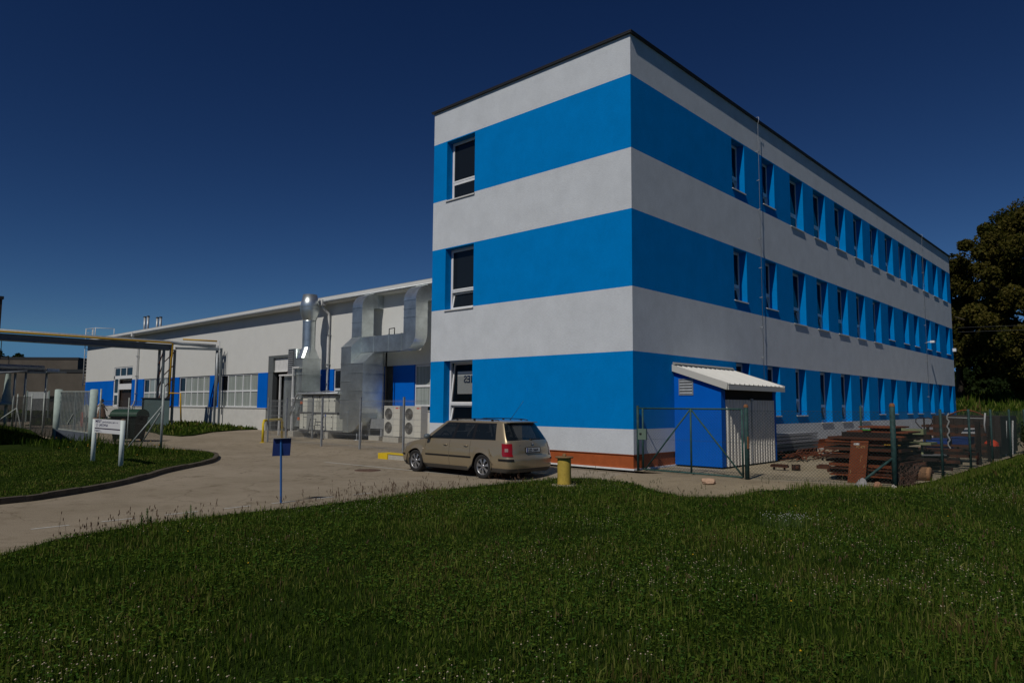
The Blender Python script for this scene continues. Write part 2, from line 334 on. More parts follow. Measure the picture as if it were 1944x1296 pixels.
for yy, h in ys: rows.append(((0.0, yy, 2.84+h), (1.66, yy, 2.29+h)))
for a, b in zip(rows, rows[1:]): mb.face([a[0], b[0], b[1], a[1]]); 
for a, b in zip(rows, rows[1:]): mb.face([(p[0], p[1], p[2]-.01) for p in (a[1], b[1], b[0], a[0])])
mb.build('roof', mat('pale_sheet', (.62,.61,.56), .4, noise=.06, nscale=2, bump=.05), shed, fix=False)
mb = MB(); mb.prism([(0,2.68),(1.64,2.14),(1.68,2.32),(0,2.87)], 2.0, 2.035, 'xz'); mb.prism([(0,2.68),(1.64,2.14),(1.68,2.32),(0,2.87)], 5.85, 5.88, 'xz'); mb.box(1.655, 1.685, 2.035, 5.85, 2.14, 2.27)
mb.build('fascia', mat('fascia_grey', (.50,.49,.44), .5), shed)
mb = MB(); mb.prism([(0.0,2.94),(.02,2.94),(.09,2.885),(.09,2.87),(0,2.87)], 2.05, 5.8, 'xz'); mb.build('flashing', mat('flash_grey', (.3,.3,.27), .5), shed)
def corr(y0, y1, n, name):
    mb = MB(); pts = []; st = (y1-y0)/n
    for k in range(n):
        a = y0+k*st; pts += [(a, 0), (a+st*.30, 0), (a+st*.52, .055), (a+st*.92, .055)]
    pts.append((y1, 0))
    for (a, h), (b, g) in zip(pts, pts[1:]): mb.face([(1.385+h, a, .06), (1.385+g, b, .06), (1.385+g, b, 1.88), (1.385+h, a, 1.88)])
    return mb.build(name, mat('door_sheet', (.66,.63,.56), .5, noise=.08, nscale=3, bump=.05), shed, fix=False)
corr(2.37, 3.95, 8, 'door'); corr(3.99, 5.60, 9, 'door')
mb = MB(); mb.box(1.355, 1.385, 2.36, 5.6, 1.88, 2.2); mb.build('opening_shade', M_DARK, shed)  # dark strip in place of the shaded opening above the doors
mb = MB(); mb.box(1.43, 1.47, 3.90, 4.04, 1.84, 1.92); mb.box(1.42, 1.45, 3.955, 3.985, .06, 1.88); mb.build('latch', M_GALV, shed)
lv = MB(); lv.box(.15, .60, 2.10, 2.12, 2.0, 2.03); lv.box(.15, .60, 2.10, 2.12, 2.43, 2.46); lv.box(.15, .18, 2.10, 2.12, 2.03, 2.43); lv.box(.57, .60, 2.10, 2.12, 2.03, 2.43)
lv.box(.18, .57, 2.117, 2.1195, 2.03, 2.43, 1)
for k in range(5): z = 2.04+k*.082; lv.prism([(2.09, z), (2.115, z+.05), (2.117, z+.052), (2.117, z+.045), (2.095, z)], .18, .57, 'yz')
lv.build('louvre', [M_GALV, M_DARK], shed)

# ================================================================== FACTORY HALL
Y = 5.6
hall = thing('factory_hall', 'long low white factory hall with a blue window band behind the striped block', 'factory hall')
PH = lambda u, d, z: (u, Y-d, z)
hops = [(-49.45,-44.2,1.44,3.55), (-42.65,-37.6,1.44,3.55), (-36.05,-30.9,1.44,3.55), (-22.6,-18.2,1.44,3.55), (-15.8,-13.6,1.6,3.55), (-56.3,-52.0,.2,4.68), (-29.7,-26.0,0,4.55)]
mb = MB(); wall_face(mb, -63.75, -8.3, 3.56, 7.35, [(a, b, c, d) for a, b, c, d in hops if d > 3.6 and False], PH, .2)
mb = MB(); up = [(-56.3,-52.0,3.56,4.68), (-29.7,-26.0,3.56,4.55)]
wall_face(mb, -63.75, -8.3, 3.56, 7.35, up, PH, .3)
mb.build('wall', M_HALLW, hall, fix=False)
mb = MB(); mb.box(-63.75, -63.55, Y+.3, 30, 0, 7.35); mb.build('end_wall', M_HALLW, hall)
mb = MB(); mb.box(-63.5, -8.3, 29.8, 30, 0, 7.4); mb.build('back_wall', M_HALLW, hall)
blue = [(-63.75,-56.3),(-52.0,-49.45),(-44.2,-42.65),(-37.6,-36.05),(-30.9,-29.7),(-26.0,-22.6),(-18.2,-18.1),(-17.43,-15.8),(-13.6,-8.3)]
for a, b in blue: mb = MB(); mb.box(a, b, Y-.012, Y+.3, 1.42, 3.56); mb.build('blue_panel', M_HALLB, hall)
mb = MB(); mb.box(-18.1, -17.43, Y+.1, Y+.3, 1.42, 3.56); mb.build('shaded_wall_strip', mat('shaded_white_grey', (.10,.10,.09), .7), hall)  # strip of white wall, its shade put in as dark grey
mb = MB()
for a, b in ((-63.85,-56.3),(-52.0,-29.7),(-26.0,-8.3)): mb.box(a, b, Y-.06, Y+.3, -.2, 1.38)
mb.build('plinth', M_PLINTH, hall)
mb = MB()
for a, b in ((-63.9,-56.3),(-52.0,-29.65),(-26.0,-8.3)): mb.box(a, b, Y-.10, Y+.02, 1.38, 1.42)
mb.build('ledge', mat('ledge_metal', (.5,.5,.47), .5), hall)
mb = MB(); mb.box(-64.2, -8.3, Y-.50, Y-.44, 7.14, 7.42); mb.box(-64.2, -8.3, Y-.44, Y+.1, 7.12, 7.15); mb.box(-64.2, -64.14, Y-.44, 30.2, 7.14, 7.42)
mb.build('fascia', mat('fascia_white', (.66,.66,.63), .5, noise=.05, nscale=1), hall)
mb = MB(); mb.prism([(Y-.5,7.42),(Y-.5,7.45),(18,8.25),(30.2,7.45),(30.2,7.42),(18,8.1)], -64.2, -8.3, 'yz'); mb.build('roof', mat('roof_sheet', (.40,.40,.38), .5, noise=.1), hall)
mb = MB(); mb.tube([(-64.2,Y-.55,7.2),(-8.3,Y-.55,7.2)], .07, 8); mb.build('gutter', M_GALV, hall)
def hall_window(a, b, z0, z1, n, zt=.5):
    m = MB(); f = .075; y0, y1 = Y+.06, Y+.14; zm = z0+(z1-z0)*.49
    m.box(a, b, y0, y1, z0, z0+f); m.box(a, b, y0, y1, z1-f, z1)
    st = (b-a)/n
    for k in range(n+1):
        x = a+k*st; h = f*.5 if k in (0, n) else f*.6
        m.box(max(a, x-h), min(b, x+h), y0, y1, z0+f, z1-f)
    for k in range(n): m.box(a+k*st+f*.6, a+(k+1)*st-f*.6, y0, y1, zm-.05, zm+.05)
    o = m.build('window', M_WHITE, hall)
    for k in range(n):
        for c, d in ((z0+f, zm-.05), (zm+.05, z1-f)):
            g = MB(); g.box(a+k*st+.04, a+(k+1)*st-.04, Y+.10, Y+.115, c, d); g.build('pane', M_BLIND if (k or c < zm or n == 2) else M_GLASS, o)
    g = MB(); g.box(a, b, Y+.3, Y+.32, z0, z1); g.build('blind', M_DARK, o)
for (a, b, c, d), n in zip(hops[:5], (5, 5, 5, 4, 2)): hall_window(a, b, c, d, n)
# glazed entrance at the left
m = MB(); y0, y1 = Y+.04, Y+.13
for a, b, c, d in ((-56.3,-52.0,4.58,4.68),(-56.3,-52.0,3.68,3.95),(-56.3,-56.15,.3,4.58),(-52.12,-52.0,.3,4.58),(-54.95,-54.8,3.95,4.58),(-53.55,-53.4,3.95,4.58),(-55.3,-55.15,.3,3.68),(-56.15,-55.3,2.3,2.5),(-56.15,-55.3,1.3,1.5)): m.box(a, b, y0, y1, c, d)
ent = m.build('entrance', M_WHITE, hall)
m = MB()
for a, b, c, d in ((-56.15,-54.95,3.95,4.58),(-54.8,-53.55,3.95,4.58),(-53.4,-52.12,3.95,4.58),(-56.15,-55.3,2.5,3.68),(-56.15,-55.3,1.5,2.3)): m.box(a, b, Y+.08, Y+.09, c, d)
m.build('pane', M_GLASS, ent)
m = MB(); m.box(-55.15, -52.12, Y+.25, Y+.27, 1.3, 3.68); m.build('doorway', mat('door_brown', (.03,.02,.016), .5), ent)
m = MB(); m.box(-55.0, -52.15, Y+.0, Y+.2, 2.78, 3.25); m.build('shutter_box', M_WHITE, ent)
m = MB(); m.box(-57.0, -51.5, Y-1.1, Y+.0, .1, 1.30); m.build('landing', M_PLINTH, ent)
# roller gate
m = MB(); m.box(-29.7, -29.15, Y+.02, Y+.3, 0, 4.55); m.box(-29.15, -26.0, Y+.02, Y+.3, 4.42, 4.55); m.box(-26.2, -26.0, Y+.02, Y+.3, 0, 4.42)
gf = m.build('gate_frame', mat('gate_grey', (.16,.175,.175), .5, metal=.3), hall)
m = MB(); m.box(-29.15, -26.2, Y+.15, Y+.2, 3.62, 4.42); m.box(-29.15, -26.2, Y+.13, Y+.15, 3.55, 3.65); m.build('shutter', M_TRIM, gf)
m = MB(); m.box(-29.15, -26.2, Y+2.6, Y+2.62, 0, 4.5); m.box(-29.17, -29.15, Y+.3, Y+2.6, 0, 4.5); m.box(-26.2, -26.18, Y+.3, Y+2.6, 0, 4.5); m.box(-29.15, -26.2, Y+.3, Y+2.6, 4.5, 4.52); m.build('interior', M_DARK, gf)
m = MB(); m.box(-27.62, -27.5, Y+.1, Y+.16, 0, 3.6); m.build('inner_post', mat('red_edge', (.35,.06,.05), .5), gf)
def downpipe(x, lab, zb, foot):
    t = thing('downpipe', lab, 'downpipe', (x, Y-.1, zb), 'downpipes on the factory hall')
    m = MB(); m.box(x-.14, x+.14, Y-.66, Y-.42, 7.0, 7.3); m.build('hopper', M_TRIM, t)
    m = MB(); m.tube([(x, Y-.55, 7.0), (x, Y-.5, 6.85), (x+.05, Y-.16, 6.6), (x+.05, Y-.14, 6.4), (x+.05, Y-.14, 1.9), (x-.1, Y-.16, 1.6), (x-.25, Y-.22, 1.45), (x-.25, Y-.22, .25)], .07, 10)
    m.build('pipe', M_TRIM, t)
    for z in (5.4, 3.8, 2.4):
        m = MB(); m.box(x-.04, x+.14, Y-.24, Y, z, z+.04); m.build('clamp', M_GALV, t)
downpipe(-50.75, 'white downpipe beside the glazed entrance of the factory hall', .2, 0)
downpipe(-23.06, 'white downpipe between the chimney stack and the big square ducts', 0, 0)
# roof ladder and rail at the left end of the hall
t = thing('roof_ladder', 'white caged ladder at the left end of the factory hall', 'ladder', (-63.9, Y, 3.4))
for xx, yy in ((-64.0, Y-.15), (-64.0, Y+.45)): m = MB(); m.tube([(xx, yy, 3.2), (xx, yy, 8.6)], .035, 6); m.build('side_rail', M_TRIM, t)
m = MB()
for k in range(17): m.tube([(-64.0, Y-.15, 3.4+k*.3), (-64.0, Y+.45, 3.4+k*.3)], .02, 5)
m.build('rung', M_TRIM, t)
m = MB()
for xx, yy in ((-62.2, Y+.1), (-63.0, Y+.1), (-61.6, Y+1.5)): m.tube([(xx, yy, 7.3), (xx, yy, 8.55)], .035, 6)
m.tube([(-64.0, Y-.1, 8.55), (-62.2, Y+.1, 8.55), (-61.6, Y+1.5, 8.55)], .03, 6); m.build('handrail', M_TRIM, t)
for i, (px, py, h) in enumerate(((-59.5,9.0,1.7),(-58.7,9.0,1.7),(-56.5,9.0,1.4),(-55.75,9.0,1.38))):
    t = thing('vent_pipe', ('tallest left','tall second','shorter third','shorter rightmost')[i]+' of the four metal vent pipes on the hall roof', 'vent pipe', (px, py, 7.6), 'vent pipes on the hall roof')
    m = MB(); m.tube([(px,py,7.5),(px,py,7.9+h)], .11, 10); m.build('pipe', M_GALV, t)
    m = MB(); m.lathe((px,py,7.9+h), [(0,.14),(.13,.1),(.13,.02),(.12,0)], 10); m.build('cap', M_COPE, t)
# ================================================================== GROUND
def ground_mat():
    m = mat('meadow_ground', (.020,.034,.008), .95, spec=0, col2=(.04,.05,.015), nscale=.5, bump=.6, bscale=9); return m
def asphalt_mat(name, c, c2, crack=True):
    m = bpy.data.materials.new(name); m.use_nodes = True; t = m.node_tree; b = t.nodes['Principled BSDF']; b.inputs['Roughness'].default_value = .9; b.inputs['Specular IOR Level'].default_value = .12
    tc = t.nodes.new('ShaderNodeTexCoord')
    def noise(s, d=6, r=.6):
        n = t.nodes.new('ShaderNodeTexNoise'); n.inputs['Scale'].default_value = s; n.inputs['Detail'].default_value = d; n.inputs['Roughness'].default_value = r; t.links.new(tc.outputs['Object'], n.inputs['Vector']); return n.outputs['Fac']
    def ramp(src, p0, p1, c0, c1):
        r = t.nodes.new('ShaderNodeValToRGB'); r.color_ramp.elements[0].position = p0; r.color_ramp.elements[1].position = p1
        r.color_ramp.elements[0].color = (*c0, 1); r.color_ramp.elements[1].color = (*c1, 1); t.links.new(src, r.inputs[0]); return r.outputs[0]
    def mul(a, bb):
        x = t.nodes.new('ShaderNodeMix'); x.data_type = 'RGBA'; x.blend_type = 'MULTIPLY'; x.inputs['Factor'].default_value = 1; t.links.new(a, x.inputs[6]); t.links.new(bb, x.inputs[7]); return x.outputs[2]
    base = ramp(noise(.35), .35, .68, c, c2)
    g = ramp(noise(90, 3), .35, .65, (.62,.62,.62), (1.2,1.2,1.2)); base = mul(base, g)
    st = ramp(noise(2.2, 8, .75), .28, .5, (.72,.70,.66), (1,1,1)); base = mul(base, st)
    if crack:
        v = t.nodes.new('ShaderNodeTexVoronoi'); v.feature = 'DISTANCE_TO_EDGE'; v.inputs['Scale'].default_value = .32
        mp = t.nodes.new('ShaderNodeMapping'); t.links.new(tc.outputs['Object'], mp.inputs[0])
        nn = t.nodes.new('ShaderNodeTexNoise'); nn.inputs['Scale'].default_value = 1.5; nn.inputs['Detail'].default_value = 5; t.links.new(tc.outputs['Object'], nn.inputs['Vector'])
        va = t.nodes.new('ShaderNodeVectorMath'); va.operation = 'MULTIPLY_ADD'; va.inputs[1].default_value = (.9,.9,.9); t.links.new(nn.outputs['Color'], va.inputs[0]); t.links.new(mp.outputs[0], va.inputs[2]); t.links.new(va.outputs[0], v.inputs['Vector'])
        base = mul(base, ramp(v.outputs['Distance'], .001, .006, (.62,.60,.57), (1,1,1)))
    t.links.new(base, b.inputs['Base Color'])
    bp = t.nodes.new('ShaderNodeBump'); bp.inputs['Strength'].default_value = .5; bp.inputs['Distance'].default_value = .01; t.links.new(noise(70, 3), bp.inputs['Height']); t.links.new(bp.outputs[0], b.inputs['Normal'])
    MATS[name] = m; return m
M_ROAD = asphalt_mat('road_asphalt', (.265,.22,.155), (.34,.285,.21))
M_SLAB = asphalt_mat('yard_concrete', (.33,.275,.18), (.39,.33,.235))
M_PAD = asphalt_mat('old_concrete', (.24,.195,.13), (.33,.27,.18), False)
g = region('ground', [(-700,-700),(700,-700),(700,900),(-700,900)], -.03, ground_mat(), xs=[-300,-120,-60,-40,-37,-34,-31,-28,-25,-22,-20,-18,-16,-15,-14,-12,-10,-8,-6,-4,-2,0,2,4,20,100,300], ys=[-300,-60,-20,-2.4,-2.1,-1.8,-1.5,-1.2,-.9,-.7,-.5,6,20,38,44,50,56,62,68,74,80,86,92,200,400])
road = region('road', [(-62,-30),(12,-30),(6.3,-3),(6.3,-.1),(3.05,-.1),(0,-.1),(-8.1,-.1),(-8.1,6.2),(-62,6.2)], .004, M_ROAD)
pad = region('concrete_apron', [(-4.6,-.62),(.2,-.62),(.25,-1.9),(3.4,-3.2),(4.6,-1.2),(5.9,-.3),(5.95,.75),(3.06,-.02),(.02,.02),(-4.6,.02)], .012, M_PAD, ys=[-2.4,-2.1,-1.8,-1.5,-1.2,-.9,-.7,-.5])
slab = region('yard_slab', [(.02,.03),(3.06,.0),(5.9,.85),(6.2,3),(6.25,34),(.02,34)], .010, M_SLAB)
# broken concrete step under the wall
mb = MB(); rr = random.Random(3); x = -7.9
pts = []
while x < .9: pts.append((x, -.50-rr.random()*.08)); x += .22+rr.random()*.2
poly = [(-8,-.02)]+pts+[(.9,-.02)]
mb.prism(poly, -.3, .012, 'xy'); tag(mb.build('kerb', mat('crumbling_concrete', (.24,.20,.145), .95, noise=.3, nscale=9, bump=1, bscale=30)), kind='structure')
mb = MB()
def line(x0, y0, x1, y1, wd=.11):
    d = Vector((x1-x0, y1-y0, 0)).normalized(); n = Vector((-d.y, d.x, 0))*wd/2; k = max(1, int(math.hypot(x1-x0, y1-y0)/.6))
    for i in range(k):
        a = Vector((x0+(x1-x0)*i/k, y0+(y1-y0)*i/k, 0)); b = Vector((x0+(x1-x0)*(i+1)/k, y0+(y1-y0)*(i+1)/k, 0))
        mb.face([(p.x, p.y, zg(p.x, p.y)+.008) for p in (a-n, b-n, b+n, a+n)])
line(-9.4, -3.22, -1.1, -2.86, .10)
for a, b in ((-14.9,-14.4),(-14.0,-13.5),(-12.87,-12.38),(-11.95,-11.45),(-11.0,-10.45),(-10.0,-9.5),(-9.1,-8.6),(-8.2,-7.75),(-7.3,-6.85)): line(-1.88-(b+13)*.012, a, -1.9-(b+13)*.012, b, .075)
tag(mb.build('road_markings', mat('worn_white_paint', (.42,.40,.35), .8, noise=.25, nscale=14)), kind='structure')
mh = thing('manhole_cover', 'rusty round manhole cover in the asphalt left of the parked car', 'manhole cover', (-6.15,-3.93,-.15))
mb = MB(); mb.lathe((-6.15,-3.93,-.15), [(.36,0),(.36,.012),(.31,.014)], 28); mb.build('frame', mat('rust_dark', (.11,.065,.045), .8, noise=.3, nscale=20), mh)
mb = MB(); mb.lathe((-6.15,-3.93,-.15), [(.305,.012),(.0,.014)], 28); 
for k in range(-3, 4): mb.box(-6.15-.25, -6.15+.25, -3.93+k*.08-.012, -3.93+k*.08+.012, -.137, -.132)
mb.build('lid', mat('rust_dark'  , (0,0,0)), mh)

KERB = [(-4.55,-16.5),(-4.85,-14.2),(-5.15,-12.58),(-5.45,-11.78),(-6.61,-10.26),(-7.9,-9.1),(-9.18,-8.1),(-10.92,-6.35),(-11.9,-5.6),(-12.84,-5.08),(-13.9,-4.6),(-15.14,-4.35),(-16.3,-4.5)]
def smooth(P, n=6):
    out = []
    for i in range(len(P)-1):
        p0 = P[max(i-1,0)]; p1 = P[i]; p2 = P[i+1]; p3 = P[min(i+2,len(P)-1)]
        for k in range(n):
            t = k/n; out.append(tuple(.5*((2*b)+(-a+c)*t+(2*a-5*b+4*c-d)*t*t+(-a+3*b-3*c+d)*t**3) for a, b, c, d in zip(p0,p1,p2,p3)))
    out.append(P[-1]); return out
KS = smooth(KERB)
mb = MB(); 
L_in = []
for i, p in enumerate(KS):
    a = KS[max(i-1,0)]; b = KS[min(i+1,len(KS)-1)]; d = Vector((b[0]-a[0], b[1]-a[1])).normalized(); L_in.append((p[0]-d.y*.13, p[1]+d.x*.13))
# inside is to the left (west) of travel
L_in = [(p[0]-(q[0]-p[0]) if False else q[0], q[1]) for p, q in zip(KS, L_in)]
cum = 0
for i in range(len(KS)-1):
    a, b, c, d = KS[i], KS[i+1], L_in[i+1], L_in[i]
    cum += math.hypot(b[0]-a[0], b[1]-a[1])
    gap = .012 if i % 3 == 2 else 0
    za = zg(*a); zb = zg(*b); h = .115+.008*math.sin(i//3*2.3)
    f = .97 if gap else 1
    b2 = (a[0]+(b[0]-a[0])*f, a[1]+(b[1]-a[1])*f); c2 = (d[0]+(c[0]-d[0])*f, d[1]+(c[1]-d[1])*f)
    v = [(a[0],a[1],za-.1),(b2[0],b2[1],zb-.1),(c2[0],c2[1],zb-.1),(d[0],d[1],za-.1),(a[0],a[1],za+h),(b2[0],b2[1],zb+h),(c2[0],c2[1],zb+h),(d[0],d[1],za+h)]
    mb.raw(v, [(0,3,2,1),(4,5,6,7),(0,1,5,4),(1,2,6,5),(2,3,7,6),(3,0,4,7)])
tag(mb.build('kerb', mat('old_kerb', (.085,.070,.050), .95, noise=.4, nscale=3, bump=.8, bscale=30), fix=False), kind='structure')
M_TURF = mat('turf_soil', (.014,.026,.005), .95, spec=0, col2=(.026,.040,.010), nscale=1.2, bump=.8, bscale=20)
ISL = L_in+[(-17.35,-5.0),(-22.3,-6.1),(-25.2,-6.9),(-33,-5.7),(-38.3,-5.4),(-60,-6),(-60,-26),(-5,-26)]
island = region('grass_verge', ISL, .10, M_TURF, skirt=.2)
LAWN = [(1.6,-30),(1.25,-17),(.55,-14.9),(.03,-13.63),(-.57,-12.94),(-.87,-12.22),(-1.06,-11.43),(-1.1,-10.17),(-1.0,-8.91),(-1.04,-7.59),(-1.2,-6.1),(-1.12,-4.37),(-.99,-3.09),(-.95,-1.95),(-.17,-1.67),(1.1,-1.77),(2.23,-2.49),(3.07,-2.89),(3.68,-2.29),(3.95,-1.41),(4.48,-1.07),(4.94,-.58),(5.5,-.3),(6.1,.1),(6.35,.9),(6.38,3.3),(6.42,16),(6.42,36),(30,36),(40,-30)]
lawn = region('lawn', LAWN, .03, M_TURF, skirt=.1)
BED = [(-29.2,-.9),(-28.1,-1.15),(-25.9,-.95),(-26.3,-.2),(-28.9,1.9),(-30.3,4.2),(-30.6,5.55),(-62,5.55),(-62,3.2),(-45,2.0),(-36,-.4)]
bed = region('grass_bed', BED, .07, M_TURF, skirt=.15)
FARG = [(-42,-3.9),(-50,-1.0),(-70,.5),(-110,2),(-110,30),(-66,30),(-66,3),(-52,1.2),(-46,.2),(-42.5,-1.4)]
farg = region('grass_field', FARG, .05, M_TURF, skirt=.1)

# ================================================================== AIR HANDLING PLANT
dl = thing('ventilation_ducts', 'big shiny square sheet metal ducts rising to the hall eaves beside the striped block', 'ventilation ducts', (-18.0,4.3,0))
def arc(cx, cy, r0, r1, a0, a1, n=8): return [(cx+r0*math.cos(R(a0+(a1-a0)*k/n)), cy+r1*math.sin(R(a0+(a1-a0)*k/n))) for k in range(n+1)]
def bend_top(x0, x1, zlow, name):
    poly = [(4.31, zlow), (4.31, 6.42)]+arc(5.0, 6.42, .69, .70, 180, 90)[1:]+[(5.6, 7.12), (5.6, 6.44), (5.08, 6.44)]+arc(5.08,6.36,.08,.08,90,180,3)[1:]+[(5.0, zlow)]
    m = MB(); m.prism(poly, x0, x1, 'yz'); 
    for z in (zlow+.02, 6.40, (zlow+6.4)/2): m.box(x0-.02, x1+.02, 4.29, 5.02, z, z+.022)
    m.box(x0-.012, x1+.012, 5.24, 5.255, 6.43, 7.13); return m.build(name, M_DUCT, dl)
bend_top(-19.13, -18.31, 4.95, 'riser'); bend_top(-15.08, -14.22, 5.6, 'riser')
m = MB(); m.prism([(-18.30,4.92),(-18.30,4.17),(-15.0,4.15)]+arc(-15.0,4.92,.78,.77,-90,0)[1:]+[(-14.22,5.6),(-15.08,5.6),(-15.08,4.92)], 4.31, 5.0, 'xz')
for x in (-18.3,-17.35,-16.2,-15.25): m.box(x, x+.025, 4.29, 5.02, 4.14, 4.945)
m.build('cross_duct', M_DUCT, dl)
m = MB(); m.prism([(3.72,1.0),(3.72,4.43),(4.31,4.95),(5.0,4.95),(5.0,1.0)], -19.12, -18.30, 'yz')
for z in (1.9,2.75,3.6,4.41): m.box(-19.14,-18.302,3.70,3.72,z,z+.022)
m.build('column', M_DUCT, dl)
m = MB(); m.prism([(3.70,1.50),(3.70,3.60),(4.31,4.15),(4.93,4.15),(4.93,1.0),(4.6,1.0),(4.6,1.5)], -18.29, -17.27, 'yz')
for z in (2.3,3.15,3.59): m.box(-18.3,-17.25,3.68,4.95,z,z+.022)
m.build('column', M_DUCT, dl)
m = MB(); m.prism([(-17.27,1.50)]+arc(-18.36,1.50,1.09,1.16,0,-90)[1:]+[(-18.81,.34),(-18.81,1.3),(-18.29,1.3),(-18.29,1.5)], 3.70, 4.6, 'xz')
m.box(-18.40,-18.385,3.688,3.70,.34,1.5); m.build('bottom_bend', M_DUCT, dl)
m = MB(); m.tube([(-16.25,4.4,4.93),(-16.25,4.4,5.2),(-15.85,4.4,5.22),(-15.85,4.4,4.93)], .025, 6); m.build('handle', M_DARK, dl)
m = MB(); m.box(-17.2,-17.14,4.94,5.0,0,4.2); m.build('cable_tray', M_DARK, dl)
m = MB(); m.tube([(-17.9,3.9,0),(-17.9,3.9,.36)], .03, 8); m.lathe((-17.9,3.9,0), [(.14,0),(.14,.02),(0,.022)], 12); m.build('foot', M_GALV, dl)
ah = thing('air_handling_unit', 'cream two tier air handling unit on concrete blocks behind the mesh fence', 'air handling unit', (-21,4.3,0))
M_CREAM = mat('cream_panel', (.56,.56,.48), .5, noise=.05, nscale=4)
M_CREAMD = mat('grey_panel_unit', (.26,.27,.25), .5)
m = MB(); m.box(-22.5,-19.53,3.74,4.95,1.27,2.10); m.build('upper_case', M_CREAM, ah)
m = MB(); m.box(-22.75,-19.38,3.74,4.95,.40,1.22); m.build('lower_case', M_CREAM, ah)
m = MB(); m.box(-22.8,-19.3,3.70,5.0,1.215,1.275); m.box(-22.85,-18.8,3.68,5.0,.32,.40); m.box(-22.55,-19.5,3.70,5.0,2.10,2.15); m.build('frame', mat('unit_frame', (.10,.10,.10), .5), ah)
def seams(name, lst):
    m = MB()
    for a, b, c, d in lst: m.box(a, b, 3.728, 3.745, c, d)
    return m.build(name, M_DARK, ah)
seams('seam', [(x, x+.015, 1.29, 2.09) for x in (-22.02,-21.55,-20.95,-20.6,-20.1)]+[(x, x+.015, .42, 1.2) for x in (-22.4,-22.05,-20.55,-19.7)]+[(-22.4,-22.05,1.0,1.012)])
m = MB(); m.box(-21.99,-21.56,3.70,3.74,.40,2.10); m.build('side_panel', M_CREAMD, ah)
m = MB(); m.box(-19.38,-18.81,3.75,4.6,.40,1.15); m.build('connector', mat('canvas_joint', (.30,.31,.27), .6), ah)
for x, z in ((-20.05,1.85),(-20.05,1.4),(-19.58,1.85),(-19.8,1.05),(-19.8,.5),(-20.5,.55),(-20.5,1.05),(-22.0,1.1),(-22.3,.5)):
    m = MB(); m.box(x-.02,x+.02,3.71,3.74,z-.03,z+.03); m.build('handle', M_DARK, ah)
for x, z in ((-22.56,1.75),(-22.8,.92)):
    m = MB(); m.box(x-.05,x+.06,3.66,3.74,z-.07,z+.07); m.build('warning_plate', mat('orange_plate', (.55,.14,.05), .5), ah)
m = MB(); m.box(-20.42,-20.32,3.73,3.7395,1.06,1.16); m.build('blue_label', mat('blue_label', (.05,.10,.4), .5), ah)
for x, d in ((-23.1,0),(-21.6,.3),(-20.4,.3)):
    m = MB(); m.box(x,x+.5,3.3+d,4.8,-.02,.31); m.build('concrete_block', mat('concrete_block', (.40,.38,.32), .9, noise=.15, bump=.4), ah)
m = MB(); m.tube([(-23.4,3.55,1.1),(-23.15,3.55,1.5),(-22.9,3.55,2.05),(-22.7,3.6,2.2),(-19.1,3.6,2.2)], .05, 8); m.tube([(-22.0,3.68,2.28),(-20.8,3.66,2.26),(-20.2,3.68,2.31),(-19.2,3.68,2.26)], .03, 6); m.build('pipe', M_GALV, ah)
m = MB()
for k in range(9):
    a = k*.7; m.tube([(-23.25+.12*math.cos(a),3.55,1.2+.05*k),(-23.2+.15*math.cos(a+1),3.5,1.28+.05*k),(-23.05+.1*math.sin(a),3.6,1.35+.05*k)], .018, 5)
m.build('hose_bundle', M_GALV, ah)
m = MB()
for k, x in enumerate((-21.1,-20.9,-20.75)): m.tube([(x,3.66,2.2),(x+.05,3.68,1.9),(x-.03,3.69,1.6),(x+.03,3.69,1.35)], .008, 4)
m.tube([(-21.3,3.5,.3),(-20.9,3.3,.05),(-19.9,3.1,.04),(-19.3,3.0,.03)], .02, 5); m.build('cable', M_DARK, ah)
ht = thing('hand_truck', 'black hand truck leaning in front of the air handling unit', 'hand truck', (-21.0,3.3,0))
m = MB(); m.tube([(-21.25,3.3,.1),(-21.25,3.45,.95),(-20.75,3.45,.95),(-20.75,3.3,.1)], .02, 6); m.tube([(-21.0,3.4,.95),(-21.0,3.42,1.15)], .02, 6); m.tube([(-21.15,3.42,1.15),(-20.7,3.42,1.15)], .018, 6)
for z in (.35,.6): m.tube([(-21.25,3.36,z),(-20.75,3.36,z)], .015, 6)
m.box(-21.3,-20.7,3.15,3.35,.05,.08); m.build('frame', M_DARK, ht)
for x in (-21.3,-20.7):
    m = MB(); m.lathe((x-.03,3.42,.12), [(0,0),(.1,.0),(.12,.02),(.12,.04),(.1,.06),(0,.06)], 14, axis='x'); m.build('wheel', mat('rubber', (.02,.02,.02), .8), ht)
cs = thing('exhaust_chimney', 'shiny round chimney with flared cowl on a square sheet metal box', 'chimney', (-23.27,4.43,0))
m = MB(); m.box(-23.61,-22.9,3.88,4.98,.5,4.08); 
for z in (2.35,3.2,4.06): m.box(-23.64,-22.87,3.85,5.01,z,z+.035)
m.build('base_box', M_DUCT, cs)
m = MB(); N = 24; sq = []
cx, cy = -23.27, 4.43
for k in range(N):
    a = 2*math.pi*(k+.5)/N; c, s_ = math.cos(a), math.sin(a); t_ = min(.355/abs(c), .55/abs(s_)); sq.append((cx+c*t_, cy+s_*t_, 4.08))
ci = [(cx+.34*math.cos(2*math.pi*(k+.5)/N), cy+.34*math.sin(2*math.pi*(k+.5)/N), 4.68) for k in range(N)]
m.raw(sq+ci, [(k,(k+1)%N,(k+1)%N+N,k+N) for k in range(N)]); m.build('transition', M_DUCT, cs)
m = MB(); m.lathe((cx,cy,0), [(.34,4.68),(.34,6.08)], 28); m.lathe((cx,cy,0), [(.352,6.06),(.352,6.12),(.34,6.12)], 28); m.build('pipe', M_DUCT, cs)
